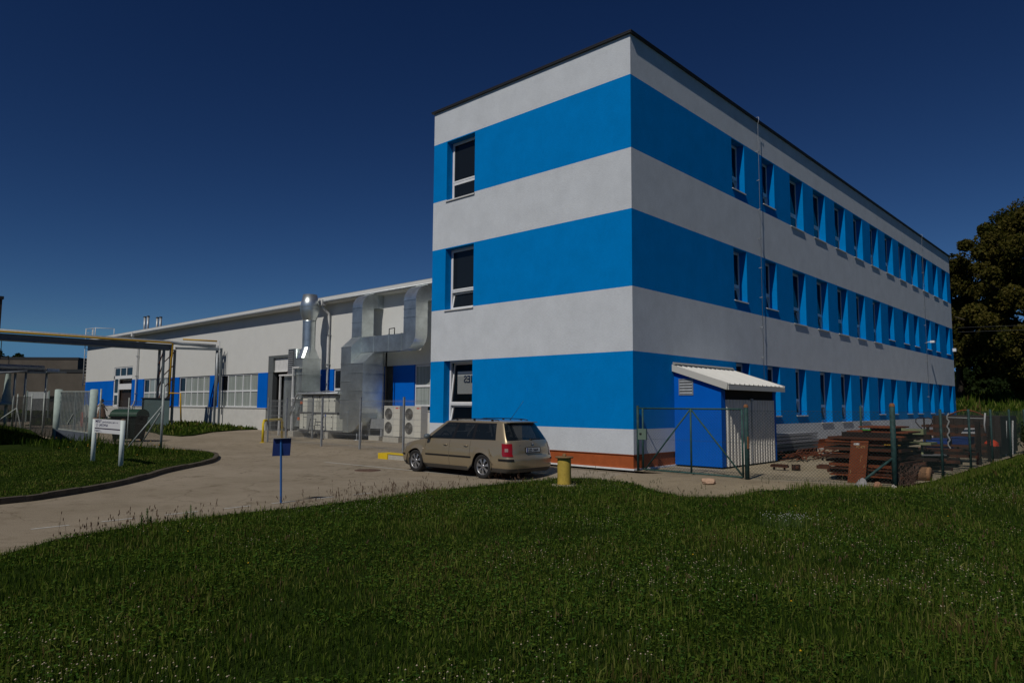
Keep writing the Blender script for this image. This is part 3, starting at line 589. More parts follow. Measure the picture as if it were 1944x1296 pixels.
m = MB(); m.lathe((cx,cy,0), [(.34,6.1),(.50,6.55),(.51,6.80)], 28); m.build('cowl', M_DUCT, cs)
m = MB(); m.lathe((cx,cy,0), [(.51,6.80),(.52,6.82),(.37,7.52),(.36,7.52),(.36,6.9)], 28); m.build('nozzle', M_DUCT, cs)
m = MB(); m.lathe((cx-.33,cy-.12,6.12), [(.0,0),(.03,.0),(.03,.2),(0,.2)], 8); m.build('clamp', M_GALV, cs)
lb = thing('louvred_air_intake', 'tall sheet metal air intake with black louvres left of the chimney stack', 'air intake', (-24.2,4.2,0))
m = MB(); m.box(-24.48,-23.86,3.94,4.3,3.2,4.62); m.prism([(-23.86,3.2),(-23.86,4.62),(-23.7,4.60),(-23.65,4.2),(-23.65,3.2)], 3.94, 4.6, 'xz'); m.build('hood', M_DUCT, lb)
m = MB(); m.box(-24.42,-23.92,3.925,3.9405,3.28,4.55); m.build('opening', M_DARK, lb)
m = MB()
for k in range(11): z = 3.31+k*.112; m.prism([(3.90,z),(3.925,z+.05),(3.925,z+.06),(3.895,z+.012)], -24.42, -23.92, 'yz')
m.build('slat', M_GALV, lb)
m = MB(); m.prism([(-24.75,.55)]+arc(-24.35,.75,.4,.4,180,270,5)[1:]+[(-23.66,.35),(-23.66,3.2),(-24.75,3.2)], 3.9, 4.6, 'xz'); m.box(-24.77,-23.6,3.885,3.9,1.9,1.915); m.build('lower_duct', M_DUCT, lb)
sf = thing('steel_support_frame', 'pale steel frame standing in front of the louvred air intake', 'steel frame', (-24.2,3.5,0))
m = MB()
for x in (-24.85,-23.55): m.box(x-.04,x+.04,3.70,3.78,0,3.25 if x < -24 else 3.6)
m.box(-24.95,-23.5,3.69,3.79,3.17,3.25); m.box(-23.6,-22.9,3.69,3.79,3.55,3.62); m.box(-23.6,-22.7,3.69,3.79,1.95,2.0); m.build('frame', M_TRIM, sf)
for i, (x0, lab) in enumerate(((-15.83,'left of two cream air conditioner units with stacked round fans, next to the ducts'),(-14.38,'right of two cream air conditioner units with stacked round fans, nearest the striped block'))):
    ac = thing('air_conditioner', lab, 'air conditioner', (x0+.56,4.1,0), 'outdoor air conditioner units behind the mesh fence')
    x1 = x0+1.13
    m = MB(); m.box(x0,x1,3.9,4.28,.27,1.62); m.build('case', mat('ac_cream', (.58,.56,.48), .5), ac)
    m = MB(); m.box(x0+.01,x0+.68,3.893,3.9,.30,1.60); m.build('front_panel', mat('ac_cream2', (.52,.51,.45), .5), ac)
    for z in (.66,1.27):
        g_ = MB(); g_.lathe((x0+.35,3.885,z), [(.25,0),(.25,.006),(.0,.008)], 26, axis='y'); g_.build('fan', mat('fan_dark', (.09,.085,.075), .7), ac)
        m = MB()
        for r_ in (.05,.10,.15,.20,.25): m.lathe((x0+.35,3.872,z), [(r_-.006,0),(r_+.006,0),(r_+.006,.01),(r_-.006,.01)], 24, axis='y')
        m.build('fan_guard', mat('guard', (.25,.24,.21), .5), ac)
    m = MB(); q_ = lambda u, v: (x0+.84+u, 3.8975, 1.52+v)
    m.face([q_(.11*math.cos(k*.52)+.09, .028*math.sin(k*.52)) for k in range(12)]); m.face([q_(.23,.0), q_(.25,.035), q_(.27,.0), q_(.25,-.035)]); m.build('badge', mat('red_badge', (.6,.08,.06), .5), ac, fix=False)
    m = MB(); m.box(x0,x1,3.85,4.35,-.02,.24); m.build('pad', mat('concrete_block', (0,0,0)), ac)
    m = MB(); m.box(x0+.1,x0+.16,3.88,4.3,.24,.27); m.box(x1-.16,x1-.1,3.88,4.3,.24,.27); m.build('foot', M_DARK, ac)
st = thing('metal_stand', 'low grey metal stand under the ducts beside the air conditioners', 'stand', (-17.4,4.5,0))
m = MB(); m.box(-17.7,-16.4,4.3,4.95,.55,1.0); m.build('box', M_GALV, st)
m = MB()
for x in (-17.6,-16.6): m.box(x-.05,x+.05,4.32,4.42,.2,.55)
m.build('leg', M_GALV, st); m = MB(); m.box(-17.4,-16.6,4.2,4.8,-.02,.22); m.build('block', mat('concrete_block', (0,0,0)), st)
t = tag(MB().tube([(-15.94,2.73,-.02),(-15.94,2.73,.9)], .05, 10).build('marker_post', M_TRIM), 'short white post behind the mesh fence under the duct bend', 'post')

# ================================================================== WELDED MESH FENCE round the plant
mf = thing('mesh_fence', 'galvanized welded mesh fence round the ventilation plant', 'fence', (-14,-.1,0))
FX = [-18.88,-17.34,-14.58,-11.98,-9.4]
for x in FX:
    m = MB(); m.box(x-.03,x+.03,-.13,-.07,-.05,1.95); m.build('post', M_GALV, mf)
m = MB(); m.box(-20.2-.03,-20.2+.03,2.9,2.96,-.05,1.95); m.build('post', M_GALV, mf)
def mesh_panel(p, q):
    m = MB(); p = Vector(p); q = Vector(q); L = (q-p).length; d = (q-p)/L
    for z in (.12,.32,.52,.55,.75,.95,1.15,1.18,1.38,1.58,1.78,1.81): m.tube([p+Vector((0,0,z)), q+Vector((0,0,z))], .004, 3, caps=False)
    n = int(L/.05)
    for k in range(n+1): a = p+d*(k*L/n); m.tube([a+Vector((0,0,.05)), a+Vector((0,0,1.86))], .0022, 3, caps=False)
    m.build('mesh_panel', M_GALV, mf, fix=False)
for a, b in zip(FX, FX[1:]+[-8.16]): mesh_panel((a+.03,-.1,0), (b-.03,-.1,0))
mesh_panel((-18.9,-.07,0), (-20.2,2.9,0)); mesh_panel((-20.2,2.96,0), (-20.7,5.5,0))
yb = thing('hoop_barrier', 'yellow tubular hoop barrier at the left end of the mesh fence', 'barrier', (-19.7,.6,0))
m = MB(); m.tube([(-18.55,-.5,-.02),(-18.55,-.5,.82),(-18.7,-.38,.95),(-20.6,1.5,.95),(-20.75,1.64,.82),(-20.75,1.64,-.02)], .055, 10); m.build('hoop', mat('yellow_paint', (.62,.45,.02), .5, noise=.1, nscale=6), yb)
m = MB()
for x, y in ((-18.55,-.5),(-20.75,1.64)): m.lathe((x,y,0), [(.12,0),(.12,.015),(.05,.02)], 12)
m.build('base_plate', mat('yellow_paint', (0,0,0)), yb)
kb = thing('low_kerb_block', 'concrete block with yellow painted end just left of the parked car', 'concrete block', (-8.0,-1.3,-.1))
m = MB(); m.box(-8.75,-6.2,-1.55,-1.15,-.16,.08); m.build('block', mat('concrete_block', (0,0,0)), kb)
m = MB(); m.box(-8.85,-8.35,-1.58,-1.12,-.17,.10); m.box(-8.34,-7.0,-1.57,-1.13,.08,.095); m.build('painted_end', mat('yellow_block', (.65,.45,.015), .6, noise=.12, nscale=9), kb)
wt = tag(MB().box(-8.6,-8.42,-.62,-.44,-.05,.28).build('yellow_marker', mat('yellow_block', (0,0,0))), 'small yellow painted stub behind the concrete block at the mesh fence', 'marker')

# ================================================================== CHAIN LINK FENCES
def chain(p, q, z0, z1, pitch, r, parent, m_, name='chain_link'):
    m = MB(); p = Vector(p); q = Vector(q); L = (q-p).length; d = (q-p)/L; H = z1-z0; n = Vector((-d.y, d.x, 0))*r
    k = -H
    while k < L:
        for sgn in (1, -1):
            s0, s1 = max(0, k), min(L, k+H)
            if s1-s0 > .01:
                h0, h1 = s0-k, s1-k
                if sgn < 0: h0, h1 = H-h0, H-h1
                m.tube([p+d*s0+n*sgn*.5+Vector((0,0,z0+h0)), p+d*s1+n*sgn*.5+Vector((0,0,z0+h1))], r, 3, caps=False)
        k += pitch
    for h in (0, H*.5, H): m.tube([p+Vector((0,0,z0+h)), q+Vector((0,0,z0+h))], r*1.3, 3, caps=False)
    return m.build(name, m_, parent, fix=False)
M_GRN = mat('old_green_paint', (.028,.078,.068), .6, noise=.35, nscale=14, bump=.3)
M_WIRE = mat('green_wire', (.035,.06,.055), .5)
gt = thing('yard_gate', 'green steel yard gate with chain link mesh and crossed braces in front of the shed', 'gate', (1.55,.1,0))
m = MB()
for a, b in (((.22,.1,.07),(.22,.1,1.63)),((2.93,.1,.04),(2.93,.1,1.63)),((1.6,.1,.05),(1.6,.1,1.63))): m.tube([a, b], .024, 6)
for a, b in (((.1,.1,1.63),(2.93,.1,1.63)),((.22,.1,.06),(2.93,.1,.05))): m.tube([a, b], .022, 6)
m.tube([(.30,.1,.08),(1.58,.1,1.6)], .020, 6); m.tube([(1.62,.1,1.6),(2.9,.1,.1)], .020, 6); m.build('frame', M_GRN, gt)
m = MB(); m.box(.09,.33,.07,.13,.82,1.1); m.build('lock_box', mat('gate_lock', (.12,.17,.13), .6), gt)
m = MB(); m.box(.14,.20,.055,.07,.95,.99); m.build('handle', M_DARK, gt)
chain((.24,.1,0),(1.58,.1,0),.08,1.61,.075,.0025,gt,M_WIRE); chain((1.62,.1,0),(2.91,.1,0),.08,1.61,.075,.0025,gt,M_WIRE)
M_RUSTP = mat('rusty_green', (.020,.052,.048), .7, noise=.5, nscale=10)
yf = thing('yard_fence', 'green chain link fence running round the scrap yard from the gate', 'fence', (4.5,.4,0))
def gpost(x, y, r, h, parent, cap=True):
    m = MB(); m.tube([(x,y,-.1),(x,y,h)], r, 10); o = m.build('post', M_RUSTP, parent)
    if cap: m = MB(); m.lathe((x,y,h), [(r*1.06,-.01),(r*1.06,.02),(r*.7,.06),(0,.065)], 10); m.build('post_cap', mat('rusty_cap', (.20,.085,.035), .8, noise=.4, nscale=20), o)
gpost(.07,.1,.035,1.70,yf,False); gpost(3.04,.08,.052,1.68,yf); gpost(5.95,.86,.055,1.72,yf)
FY = [(6.2,4.0),(6.2,7.35),(6.2,10.7),(6.22,14.1),(6.22,17.6),(6.22,21.2),(6.22,25),(6.22,29)]
for x, y in FY: gpost(x,y,.032,1.66,yf,False)
chain((3.1,.08,0),(5.92,.86,0),.05,1.6,.075,.0025,yf,M_WIRE)
pr_ = (5.97,.9)
for x, y in FY: chain((*pr_,0),(x,y,0),.05,1.6,.075,.0014,yf,M_WIRE); pr_ = (x, y)
m = MB(); m.tube([(5.93,.84,.62),(5.28,.30,-.02)], .028, 8); m.build('brace', M_RUSTP, yf)
m = MB(); m.box(3.08,3.11,.02,.06,.72,1.0); m.build('latch', mat('rusty_cap', (0,0,0)), yf)
bf = thing('back_fence', 'old green braced fence post at the far end of the scrap yard', 'fence', (1.9,12,0))
m = MB(); m.tube([(1.92,12.3,0),(1.92,12.3,1.75)], .04, 8); m.build('post', M_RUSTP, bf); m = MB(); m.tube([(1.95,12.3,.9),(2.4,12.0,.0)], .03, 6); m.build('brace', M_RUSTP, bf)
# left fences
M_GPOST = mat('weathered_galv', (.33,.36,.34), .6, metal=.3, noise=.2, nscale=8)
lf = thing('entrance_fence', 'galvanized chain link fence with braced end post beside the entrance road', 'fence', (-19.5,-5.5,0))
def lpost(x, y, z, h, par, r=.035): m = MB(); m.tube([(x,y,z-.1),(x,y,z+h)], r, 8); m.build('post', M_GPOST, par)
lpost(-17.33,-5.19,-.05,2.45,lf,.05); lpost(-22.4,-5.75,0,2.25,lf); lpost(-19.9,-5.5,-.02,1.9,lf,.02)
M_LW = mat('grey_wire', (.05,.055,.055), .5)
chain((-17.35,-5.19,0),(-22.4,-5.8,0),.0,1.75,.10,.0032,lf,M_LW)
m = MB(); m.tube([(-17.4,-5.2,1.55),(-17.87,-6.2,-.02)], .03, 6); m.tube([(-17.4,-5.2,1.4),(-19.0,-5.35,-.02)], .03, 6); m.build('brace', M_GPOST, lf)
lf2 = thing('side_fence', 'chain link fence with slanting braces left of the barred gate', 'fence', (-32,-5.8,0))
for x, y in ((-29.0,-6.15),(-33.07,-5.7),(-36.4,-5.6),(-39.5,-5.5),(-44,-5.4)): lpost(x, y, .12, 2.0, lf2)
m = MB(); m.tube([(-36.4,-5.6,1.35),(-35.2,-5.6,.1)], .035, 6); m.tube([(-36.4,-5.6,1.35),(-37.6,-6.8,.1)], .035, 6); m.build('brace', M_GPOST, lf2)
chain((-24.9,-6.6,0),(-33.07,-5.7,0),.1,1.85,.10,.004,lf2,M_LW); chain((-33.07,-5.7,0),(-46,-5.4,0),.2,1.95,.12,.005,lf2,M_LW)
# barred gate between two pillars
bgt = thing('barred_gate', 'tall grey barred gate leaf between two round pale pillars', 'gate', (-23.6,-6.4,0))
M_PIL = mat('pillar_paint', (.38,.46,.42), .7, noise=.15, nscale=5, bump=.3)
A, B = Vector((-24.55,-6.65,0)), Vector((-22.75,-6.0,0)); D = (B-A)
for p in (A-D*.07, B+D*.08):
    m = MB(); m.tube([(p.x,p.y,-.1),(p.x,p.y,2.2)], .15, 16); m.lathe((p.x,p.y,2.2), [(.15,0),(.12,.03),(0,.04)], 16); m.build('pillar', M_PIL, bgt)
m = MB(); m.bar(A+Vector((0,0,2.14)), B+Vector((0,0,2.14)), .05); m.bar(A+Vector((0,0,.55)), B+Vector((0,0,.42)), .05); m.bar(A+D*.5+Vector((0,0,.5)), A+D*.5+Vector((0,0,2.12)), .05)
m.bar(A+D*.3+Vector((0,-.03,.75)), A+D*.48+Vector((0,-.03,1.2)), .03); m.build('frame', M_GPOST, bgt)
m = MB()
for k in range(1, 22):
    if k != 11: m.bar(A+D*(k/22)+Vector((0,0,.5)), A+D*(k/22)+Vector((0,0,2.12)), .032)
m.build('bar', M_GPOST, bgt)
m = MB(); m.prism([(0,-.1),(1,-.1),(1,.38),(0,.52)], -.1, .1, 'xz'); m.v = [tuple(A+D*v[0]+Vector((0,v[1],v[2]))) for v in m.v]; m.build('base_wall', mat('shaded_base_wall', (.08,.095,.12), .85, noise=.15), bgt)  # shadow on the low wall put into its colour as dark blue
for i, (f_, z0, z1, c, lab) in enumerate(((.30,.6,1.25,(.55,.09,.05),'orange red sign board seen through the bars of the gate'),(.42,1.1,1.6,(.45,.5,.48),'pale sign board seen through the bars of the gate'))):
    p = A+D*f_+Vector((-1.2,.9,0)); m = MB(); m.box(p.x-.02,p.x+.02,p.y-.02,p.y+.02,0,z1); o = thing('sign_board', lab, 'sign', (p.x,p.y,0)); m.build('post', M_GPOST, o)
    m = MB(); m.box(p.x-.16,p.x+.16,p.y-.04,p.y-.02,z0,z1); m.build('panel', mat('sb%d' % i, c, .6), o)
# ================================================================== PARKED ESTATE CAR  (local x: 0 rear end -> +L nose ; y: + = left side ; z from ground)
def build_car():
    M_P = mat('champagne_paint', (.36,.29,.185), .30, metal=.5, coat=.8, noise=.03, nscale=1.5)
    M_SKIRT = mat('brown_grey_plastic', (.065,.058,.048), .65); M_BLK = mat('black_trim', (.012,.012,.013), .4)
    M_CG = mat('car_glass', (.010,.014,.016), .03, spec=.5, alpha=.86); M_TYRE = mat('tyre_rubber', (.022,.021,.02), .85); M_RIM = mat('alloy_rim', (.45,.45,.45), .35, metal=.8)
    L = 4.50; RA = 1.02; FA = 3.63; AR = .345; WR = .310; AZ = .305
    car = thing('estate_car', 'champagne gold estate car parked beside the striped block', 'car', (0,0,0))
    def lerp(T, z):
        if z <= T[0][0]: return T[0][1]
        for (a, b), (c, d) in zip(T, T[1:]):
            if z <= c: u = (z-a)/(c-a); return b+(d-b)*u
        return T[-1][1]
    HW = [(.17,.775),(.26,.815),(.40,.838),(.55,.845),(.66,.842),(.78,.828),(.90,.803),(1.0,.78)]
    XR = [(.17,.10),(.24,.03),(.32,0),(.52,.0),(.58,.02),(.60,.055),(.75,.065),(.90,.10),(1.0,.14)]
    XF = [(.17,.12),(.24,.04),(.34,0),(.48,.0),(.58,.03),(.68,.09),(.8,.2)]
    HOOD = [(0,.62),(.12,.68),(.35,.765),(.7,.845),(1.05,.90),(1.25,.93)]   # by distance from the nose
    def top(xd):     # xd local x
        d = L-xd
        return lerp(HOOD, d) if d < 1.25 else .93+.03*min(1, (d-1.25)/2.5)
    def body(q, z):
        W = lerp(HW, z); xr = lerp(XR, z); xf = lerp(XF, z); rx, fx = .30, .62
        if q <= 1:
            a = q*math.pi/2; return (xr+rx*(1-math.cos(a)**.62), W*math.sin(a)**.62)
        if q <= 2: return (xr*(1-(q-1))+rx+(q-1)*(L-rx-fx-xf*(q-1)) + (xr if False else 0), W)
        a = (3-q)*math.pi/2; return (L-xf-fx*(1-math.cos(a)**.85), W*max(0, math.sin(a))**.60)
    def q_of_x(x): return 1+(x-.30)/(L-.92)
    qs = [0,.12,.25,.38,.5,.6,.7,.8,.9,1.0]
    xs = sorted(set([round(v, 3) for v in list(np.linspace(RA-AR, RA+AR, 19))+list(np.linspace(FA-AR, FA+AR, 19))+[.45,.6,1.55,1.8,2.1,2.4,2.7,3.0,3.15]]))
    qs += [q_of_x(x) for x in xs if .30 < x < L-.62-.02]
    fq = []
    qs = sorted(qs); last = qs[-1]
    qs += [2+v for v in (.0,.1,.2,.3,.4,.5,.6,.7,.8,.9,1.0) if 2+v > last+.01]
    NR = 15; grid = []
    for q in qs:
        x, _ = body(q, .5); col = []
        zt = top(body(q, .7)[0]); zb = .17 if x > .9 else .19
        arch = 0
        for c in (RA, FA):
            if abs(x-c) < AR+1e-6 and .9 < q: zb = max(zb, AZ+math.sqrt(max(0, AR**2-(x-c)**2))); arch = 1
        for i in range(NR+1):
            z = zb+(zt-zb)*(i/NR); x_, y_ = body(q, z)
            if arch: y_ += .022*max(0, 1-(z-zb)/.12) if q > .95 else 0
            else:
                for c in (RA, FA):
                    dd = abs(x-c)-AR
                    if 0 <= dd < .12 and z < .7 and .95 < q: y_ += .022*(1-dd/.12)*max(0, 1-abs(z-.35)/.45)
            col.append((x_, y_, z))
        grid.append(col)
    m = MB()
    for s in (1, -1):
        for a, b in zip(grid, grid[1:]):
            for i in range(NR):
                v = [(p[0], p[1]*s, p[2]) for p in (a[i], b[i], b[i+1], a[i+1])]
                zc = (a[i][2]+b[i][2]+a[i+1][2]+b[i+1][2])/4
                m.face(v, 1 if zc < .295 else 0, True)
            # inner lip + wheel house
        for c in (RA, FA):
            pts = [(c+AR*math.cos(R(t)), AZ+AR*math.sin(R(t))) for t in range(-12, 193, 12)]
            for (x0, z0), (x1, z1) in zip(pts, pts[1:]):
                m.face([(x0, .86*s, z0), (x1, .86*s, z1), (x1, .50*s, z1), (x0, .50*s, z0)], 2)
            m.face([(x, .50*s, z) for x, z in pts], 2)
    # bonnet, roof edge deck, tail
    for a, b in zip(grid, grid[1:]):
        A, B = a[-1], b[-1]
        if min(A[0], B[0]) < L-1.35: continue
        n = 8
        for k in range(n):
            def pt(P, k): u = 1-2*k/n; d = L-P[0]; return (P[0], P[1]*u, P[2]+.045*(1-u*u)*min(1, d/.5))
            m.face([pt(A, k), pt(B, k), pt(B, k+1), pt(A, k+1)], 0, True)
    m.face([(.15,-.7,.18),(L-.2,-.7,.18),(L-.2,.7,.18),(.15,.7,.18)], 2)
    bodyo = m.build('body', [M_P, M_SKIRT, M_BLK], car)
    # greenhouse -----------------------------------------------------
    ZB, ZR = .94, 1.405
    side = [(.34,.60),(.60,.74),(1.36,1.40),(1.45,1.48),(2.13,2.06),(2.23,2.15),(3.12,2.50),(3.22,2.60)]   # base x, roof x
    rows = [0,.07,.3,.5,.7,.87,.95,1.0]
    def gh(ix, s):
        z = ZB+(ZR-ZB)*s; W = .782-(.782-.585)*(s**1.15)
        if isinstance(ix, tuple):    # ('r', t) rear 0 centre..1 side ; ('f', t)
            k, t = ix; a = t*math.pi/2
            if k == 'r': x0 = .15+.30*s; rx = (.34+(.60-.34)*s)-x0; return (x0+rx*(1-math.cos(a)**.7), W*math.sin(a)**.55, z)
            x0 = 3.52-.80*s; sx = 3.22+(2.60-3.22)*s; return (x0-(x0-sx)*(1-math.cos(a)**1.0), W*math.sin(a)**.75, z)
        b, t = side[ix]; return (b+(t-b)*s, W, z)
    keys = [('r',v) for v in (0,.2,.4,.55,.68,.78,.88)]+list(range(8))+[('f',v) for v in (.9,.8,.65,.5,.35,.2,0)]
    gl = {}; m = MB()
    def gname(i):
        a, b = keys[i], keys[i+1]
        if a == ('r',.68) or (isinstance(a, tuple) and a[0] == 'r' and a[1] < .68): return 'rear_window'
        if a == 1: return 'quarter_window'
        if a == 3: return 'rear_door_window'
        if a == 5: return 'front_door_window'
        if isinstance(b, tuple) and b[0] == 'f' and b[1] < .9: return 'windscreen'
    for s in (1, -1):
        for i in range(len(keys)-1):
            nm = gname(i); pil = keys[i] in (2, 4) 
            for r in range(len(rows)-1):
                v = [gh(keys[i], rows[r]), gh(keys[i+1], rows[r]), gh(keys[i+1], rows[r+1]), gh(keys[i], rows[r+1])]
                v = [(x, y*s, z) for x, y, z in v]
                lo, hi = (1, 5)
                if nm and lo <= r < hi:
                    key = nm if nm in ('rear_window', 'windscreen') else (nm, s)
                    g = gl.setdefault(key, MB()); g.face([(x, y*.992, z) for x, y, z in v], 0, True)
                elif (nm and r == 0) or pil and r < 6 or (nm and r == 5 and nm != 'rear_window'): m.face([(x, y*.996, z) for x, y, z in v], 2, True)
                elif nm == 'rear_window' and r >= 5: m.face(v, 2 if r < 6 else 0, True)
                else: m.face(v, 0, True)
        # roof
    top_ = [gh(k, 1.0) for k in keys]; n = 8
    for a, b in zip(top_, top_[1:]):
        for k in range(n):
            def pt(P, k): u = 1-2*k/n; e = min(1, min(P[0]-.40, 2.80-P[0])/.35+.15); return (P[0], P[1]*u, P[2]+.05*(1-u**4)*max(.1, e))
            m.face([pt(a, k), pt(b, k), pt(b, k+1), pt(a, k+1)], 0, True)
    # shoulder strip between body and greenhouse
    for s in (1, -1):
        for i in range(len(grid)-1):
            A, B = grid[i][-1], grid[i+1][-1]
            if max(A[0], B[0]) > L-1.0: continue
            def ins(P): return (P[0]+(.05 if P[0] < .4 else 0), max(0, P[1]-.03), P[2]+.012)
            A2, B2 = ins(A), ins(B); m.face([(p[0], p[1]*s, p[2]) for p in (A, B, B2, A2)], 0, True)
    m.build('roof', [M_P, M_SKIRT, M_BLK], car)
    for k, g in gl.items(): g.build(k if isinstance(k, str) else k[0], M_CG, car)
    # interior
    m = MB(); m.box(.5, 3.3, -.66, .66, .35, .60)
    m.box(2.95, 3.35, -.68, .68, .60, .93)
    m.build('interior', mat('car_interior', (.02,.02,.022), .8), car)
    for x in (1.55, 2.45):
        for y in (-.36, .36):
            m = MB(); m.prism([(x,.6),(x+.5,.6),(x+.5,.68),(x+.12,.7),(x-.06,1.12),(x-.17,1.12)], y-.24, y+.24, 'xz'); m.box(x-.19, x-.08, y-.12, y+.12, 1.15, 1.33); m.build('seat', mat('seat_cloth', (.035,.037,.04), .9), car)
    m = MB(); m.lathe((2.92,.36,.92), [(.18,-.012),(.20,0),(.18,.012),(.165,0),(.18,-.012)], 20, axis='x'); m.build('steering_wheel', M_BLK, car)
    # rub strips, seams, mouldings follow the side surface
    def side_strip(x0, x1, z0, z1, off, mt, name, sides=(1,-1), n=12):
        for s in sides:
            m = MB()
            for k in range(n):
                P = []
                for x in (x0+(x1-x0)*k/n, x0+(x1-x0)*(k+1)/n):
                    for z in (z0, z1):
                        q = q_of_x(x); bx, by = body(q, z); P.append((x, (by+off)*s, z))
                a, b, c, d = P; m.face([a, c, d, b]); m.face([b, d, (d[0], d[1]-off*s*1.5, d[2]+.004), (b[0], b[1]-off*s*1.5, b[2]+.004)]); m.face([a, c, (c[0], c[1]-off*s*1.5, c[2]-.004), (a[0], a[1]-off*s*1.5, a[2]-.004)])
            m.build(name, mt, car)
    side_strip(1.42, 2.24, .50, .535, .014, M_BLK, 'side_moulding'); side_strip(2.26, 3.18, .50, .535, .014, M_BLK, 'side_moulding')
    def wrap(q0, q1, z0, z1, off, mt, name, s, n=10, nz=3, xoff=None):
        m = MB(); G = []
        for k in range(n+1):
            q = q0+(q1-q0)*k/n; c = []
            for j in range(nz+1):
                z = z0+(z1-z0)*j/nz; x, y = body(q, z); x2, y2 = body(min(3, q+.01), z); x1_, y1_ = body(max(0, q-.01), z)
                nx, ny = (y2-y1_), -(x2-x1_); l = math.hypot(nx, ny) or 1
                nx, ny = -nx/l*1, -ny/l*1
                c.append((x+nx*off, (y+ny*off)*s, z))
            G.append(c)
        for a, b in zip(G, G[1:]):
            for j in range(nz): m.face([a[j], b[j], b[j+1], a[j+1]], 0, True)
        return m.build(name, mt, car)
    # (outward offset: normal points away from the body)
    for s in (1, -1):
        wrap(.52, 1.04, .475, .525, .012, M_BLK, 'bumper_strip', s); wrap(2.15, 2.9, .45, .50, .012, M_BLK, 'bumper_strip', s)
        tlm = wrap(.52, .985, .585, .895, .008, mat('tail_lamp_red', (.26,.006,.006), .15, coat=.8), 'tail_lamp', s, 10, 5)
        lens = wrap(.70, .86, .70, .78, .013, mat('lamp_clear', (.30,.20,.18), .2), 'reverse_lens', s, 5, 2); lens.parent = tlm
        hl = wrap(2.35, 2.8, .52, .64, .008, mat('headlamp_glass', (.4,.42,.44), .1, coat=.8), 'headlight', s, 8, 3)
    # tailgate seam lines and door seams
    M_SEAM = M_BLK
    for s in (1, -1):
        for x, z0, z1 in ((1.47,.55,.94),(2.245,.2,.94),(3.20,.25,.90)):
            m = MB(); P = []
            for k in range(11):
                z = z0+(z1-z0)*k/10; q = q_of_x(x); _, by = body(q, z); P.append((x, (by+.0005)*s, z))
            m.tube(P, .0035, 4); m.build('door_seam', M_SEAM, car)
        m = MB(); P = [(*(lambda b: (b[0]-.001, b[1]*s))(body(.56, z)), z) for z in np.linspace(.58, .94, 8)]; m.tube(P, .004, 4); m.build('tailgate_seam', M_SEAM, car)
        for x in (1.62, 2.40):
            m = MB(); P = [(x+dx, (body(q_of_x(x), .80)[1]+.008+.02*math.sin(math.pi*(dx+.08)/.16))*s, .80+dx*.05) for dx in np.linspace(-.08, .08, 7)]
            m.tube(P, [.01,.014,.015,.015,.015,.014,.01], 8); m.build('door_handle', M_P, car)
        m = MB(); c = (3.08, .86*s, .955); m.lathe((3.08,.87*s,.985), [(0,-.07),(.055,-.06),(.075,0),(.07,.05),(0,.055)], 14, axis='x'); m.v = [(v[0], .87*s+(v[1]-.87*s)*1.35, v[2]) for v in m.v]
        m.tube([(3.1,.78*s,.93),(3.09,.84*s,.95)], .02, 6); m.build('wing_mirror', mat('mirror_grey', (.10,.12,.13), .3, coat=.5), car)
        m = MB(); m.lathe((3.33, 0, 0), [(0,0)], 3) if False else None
        m = MB(); m.box(3.26, 3.31, (body(q_of_x(3.28), .66)[1]-.002)*s, (body(q_of_x(3.28), .66)[1]+.006)*s, .645, .665); m.build('indicator', mat('amber_white', (.6,.5,.4), .3), car)
        m = MB(); rp = [(x, .545*s, 1.448+.035*math.sin(math.pi*min(1, max(0, t)))**.35) for t, x in zip(np.linspace(0, 1, 14), np.linspace(.72, 2.48, 14))]
        m.tube(rp, .012, 6); m.build('roof_rail', M_BLK, car)
        for x in (.95, 1.6, 2.25):
            m = MB(); m.box(x-.03, x+.03, (.545-.012)*s, (.545+.012)*s, 1.43, 1.48); m.build('rail_foot', M_BLK, car)
    # rear details
    def rear_x(z, y):
        q = 0; 
        for k in range(60):
            x, yy = body(k/60, z)
            if yy >= abs(y): return x
        return x
    x0 = rear_x(.72, .0)
    m = MB(); m.box(x0-.012, x0+.004, -.28, .28, .665, .80); pl = m.build('number_plate_recess', M_BLK, car)
    m = MB(); m.box(x0-.020, x0-.012, -.255, .255, .68, .785); pt_ = m.build('number_plate', mat('plate_white', (.62,.63,.60), .4), car)
    m = MB(); m.box(x0-.0215, x0-.020, .215, .252, .683, .782); m.build('blue_band', mat('plate_blue', (.01,.04,.30), .4), pt_)
    m = MB(); text_mb(m, '2Z5 5664', .098, lambda u, v: (x0-.0225, .195-u, .70+v), squeeze=.98, bold=.002); m.build('plate_letters', M_BLK, pt_, fix=False)
    xe = rear_x(.86, 0); m = MB(); n = 20
    m.tube([(xe-.006, .042*math.cos(2*math.pi*k/n), .865+.042*math.sin(2*math.pi*k/n)) for k in range(n+1)], .004, 4, caps=False)
    m.tube([(xe-.006,-.022,.90),(xe-.006,0,.868),(xe-.006,.022,.90)], .004, 4); m.tube([(xe-.006,-.034,.885),(xe-.006,-.015,.832),(xe-.006,0,.866),(xe-.006,.015,.832),(xe-.006,.034,.885)], .004, 4)
    m.build('emblem', mat('chrome', (.7,.7,.7), .15, metal=1), car)
    m = MB(); text_mb(m, 'TDI', .05, lambda u, v: (rear_x(.84,.45)-.004, .47-u, .82+v), bold=.001); m.build('badge', mat('chrome', (0,0,0)), car, fix=False)
    m = MB(); m.tube([(.13,-.02,.96),(.18,-.02,1.0)], .02, 8); m.tube([(.14,-.02,.985),(.155,-.40,1.0)], .012, 6); m.build('rear_wiper', M_BLK, car)
    m = MB(); m.box(.36, .50, -.52, .52, 1.395, 1.415); m.build('tail_spoiler', M_P, car)
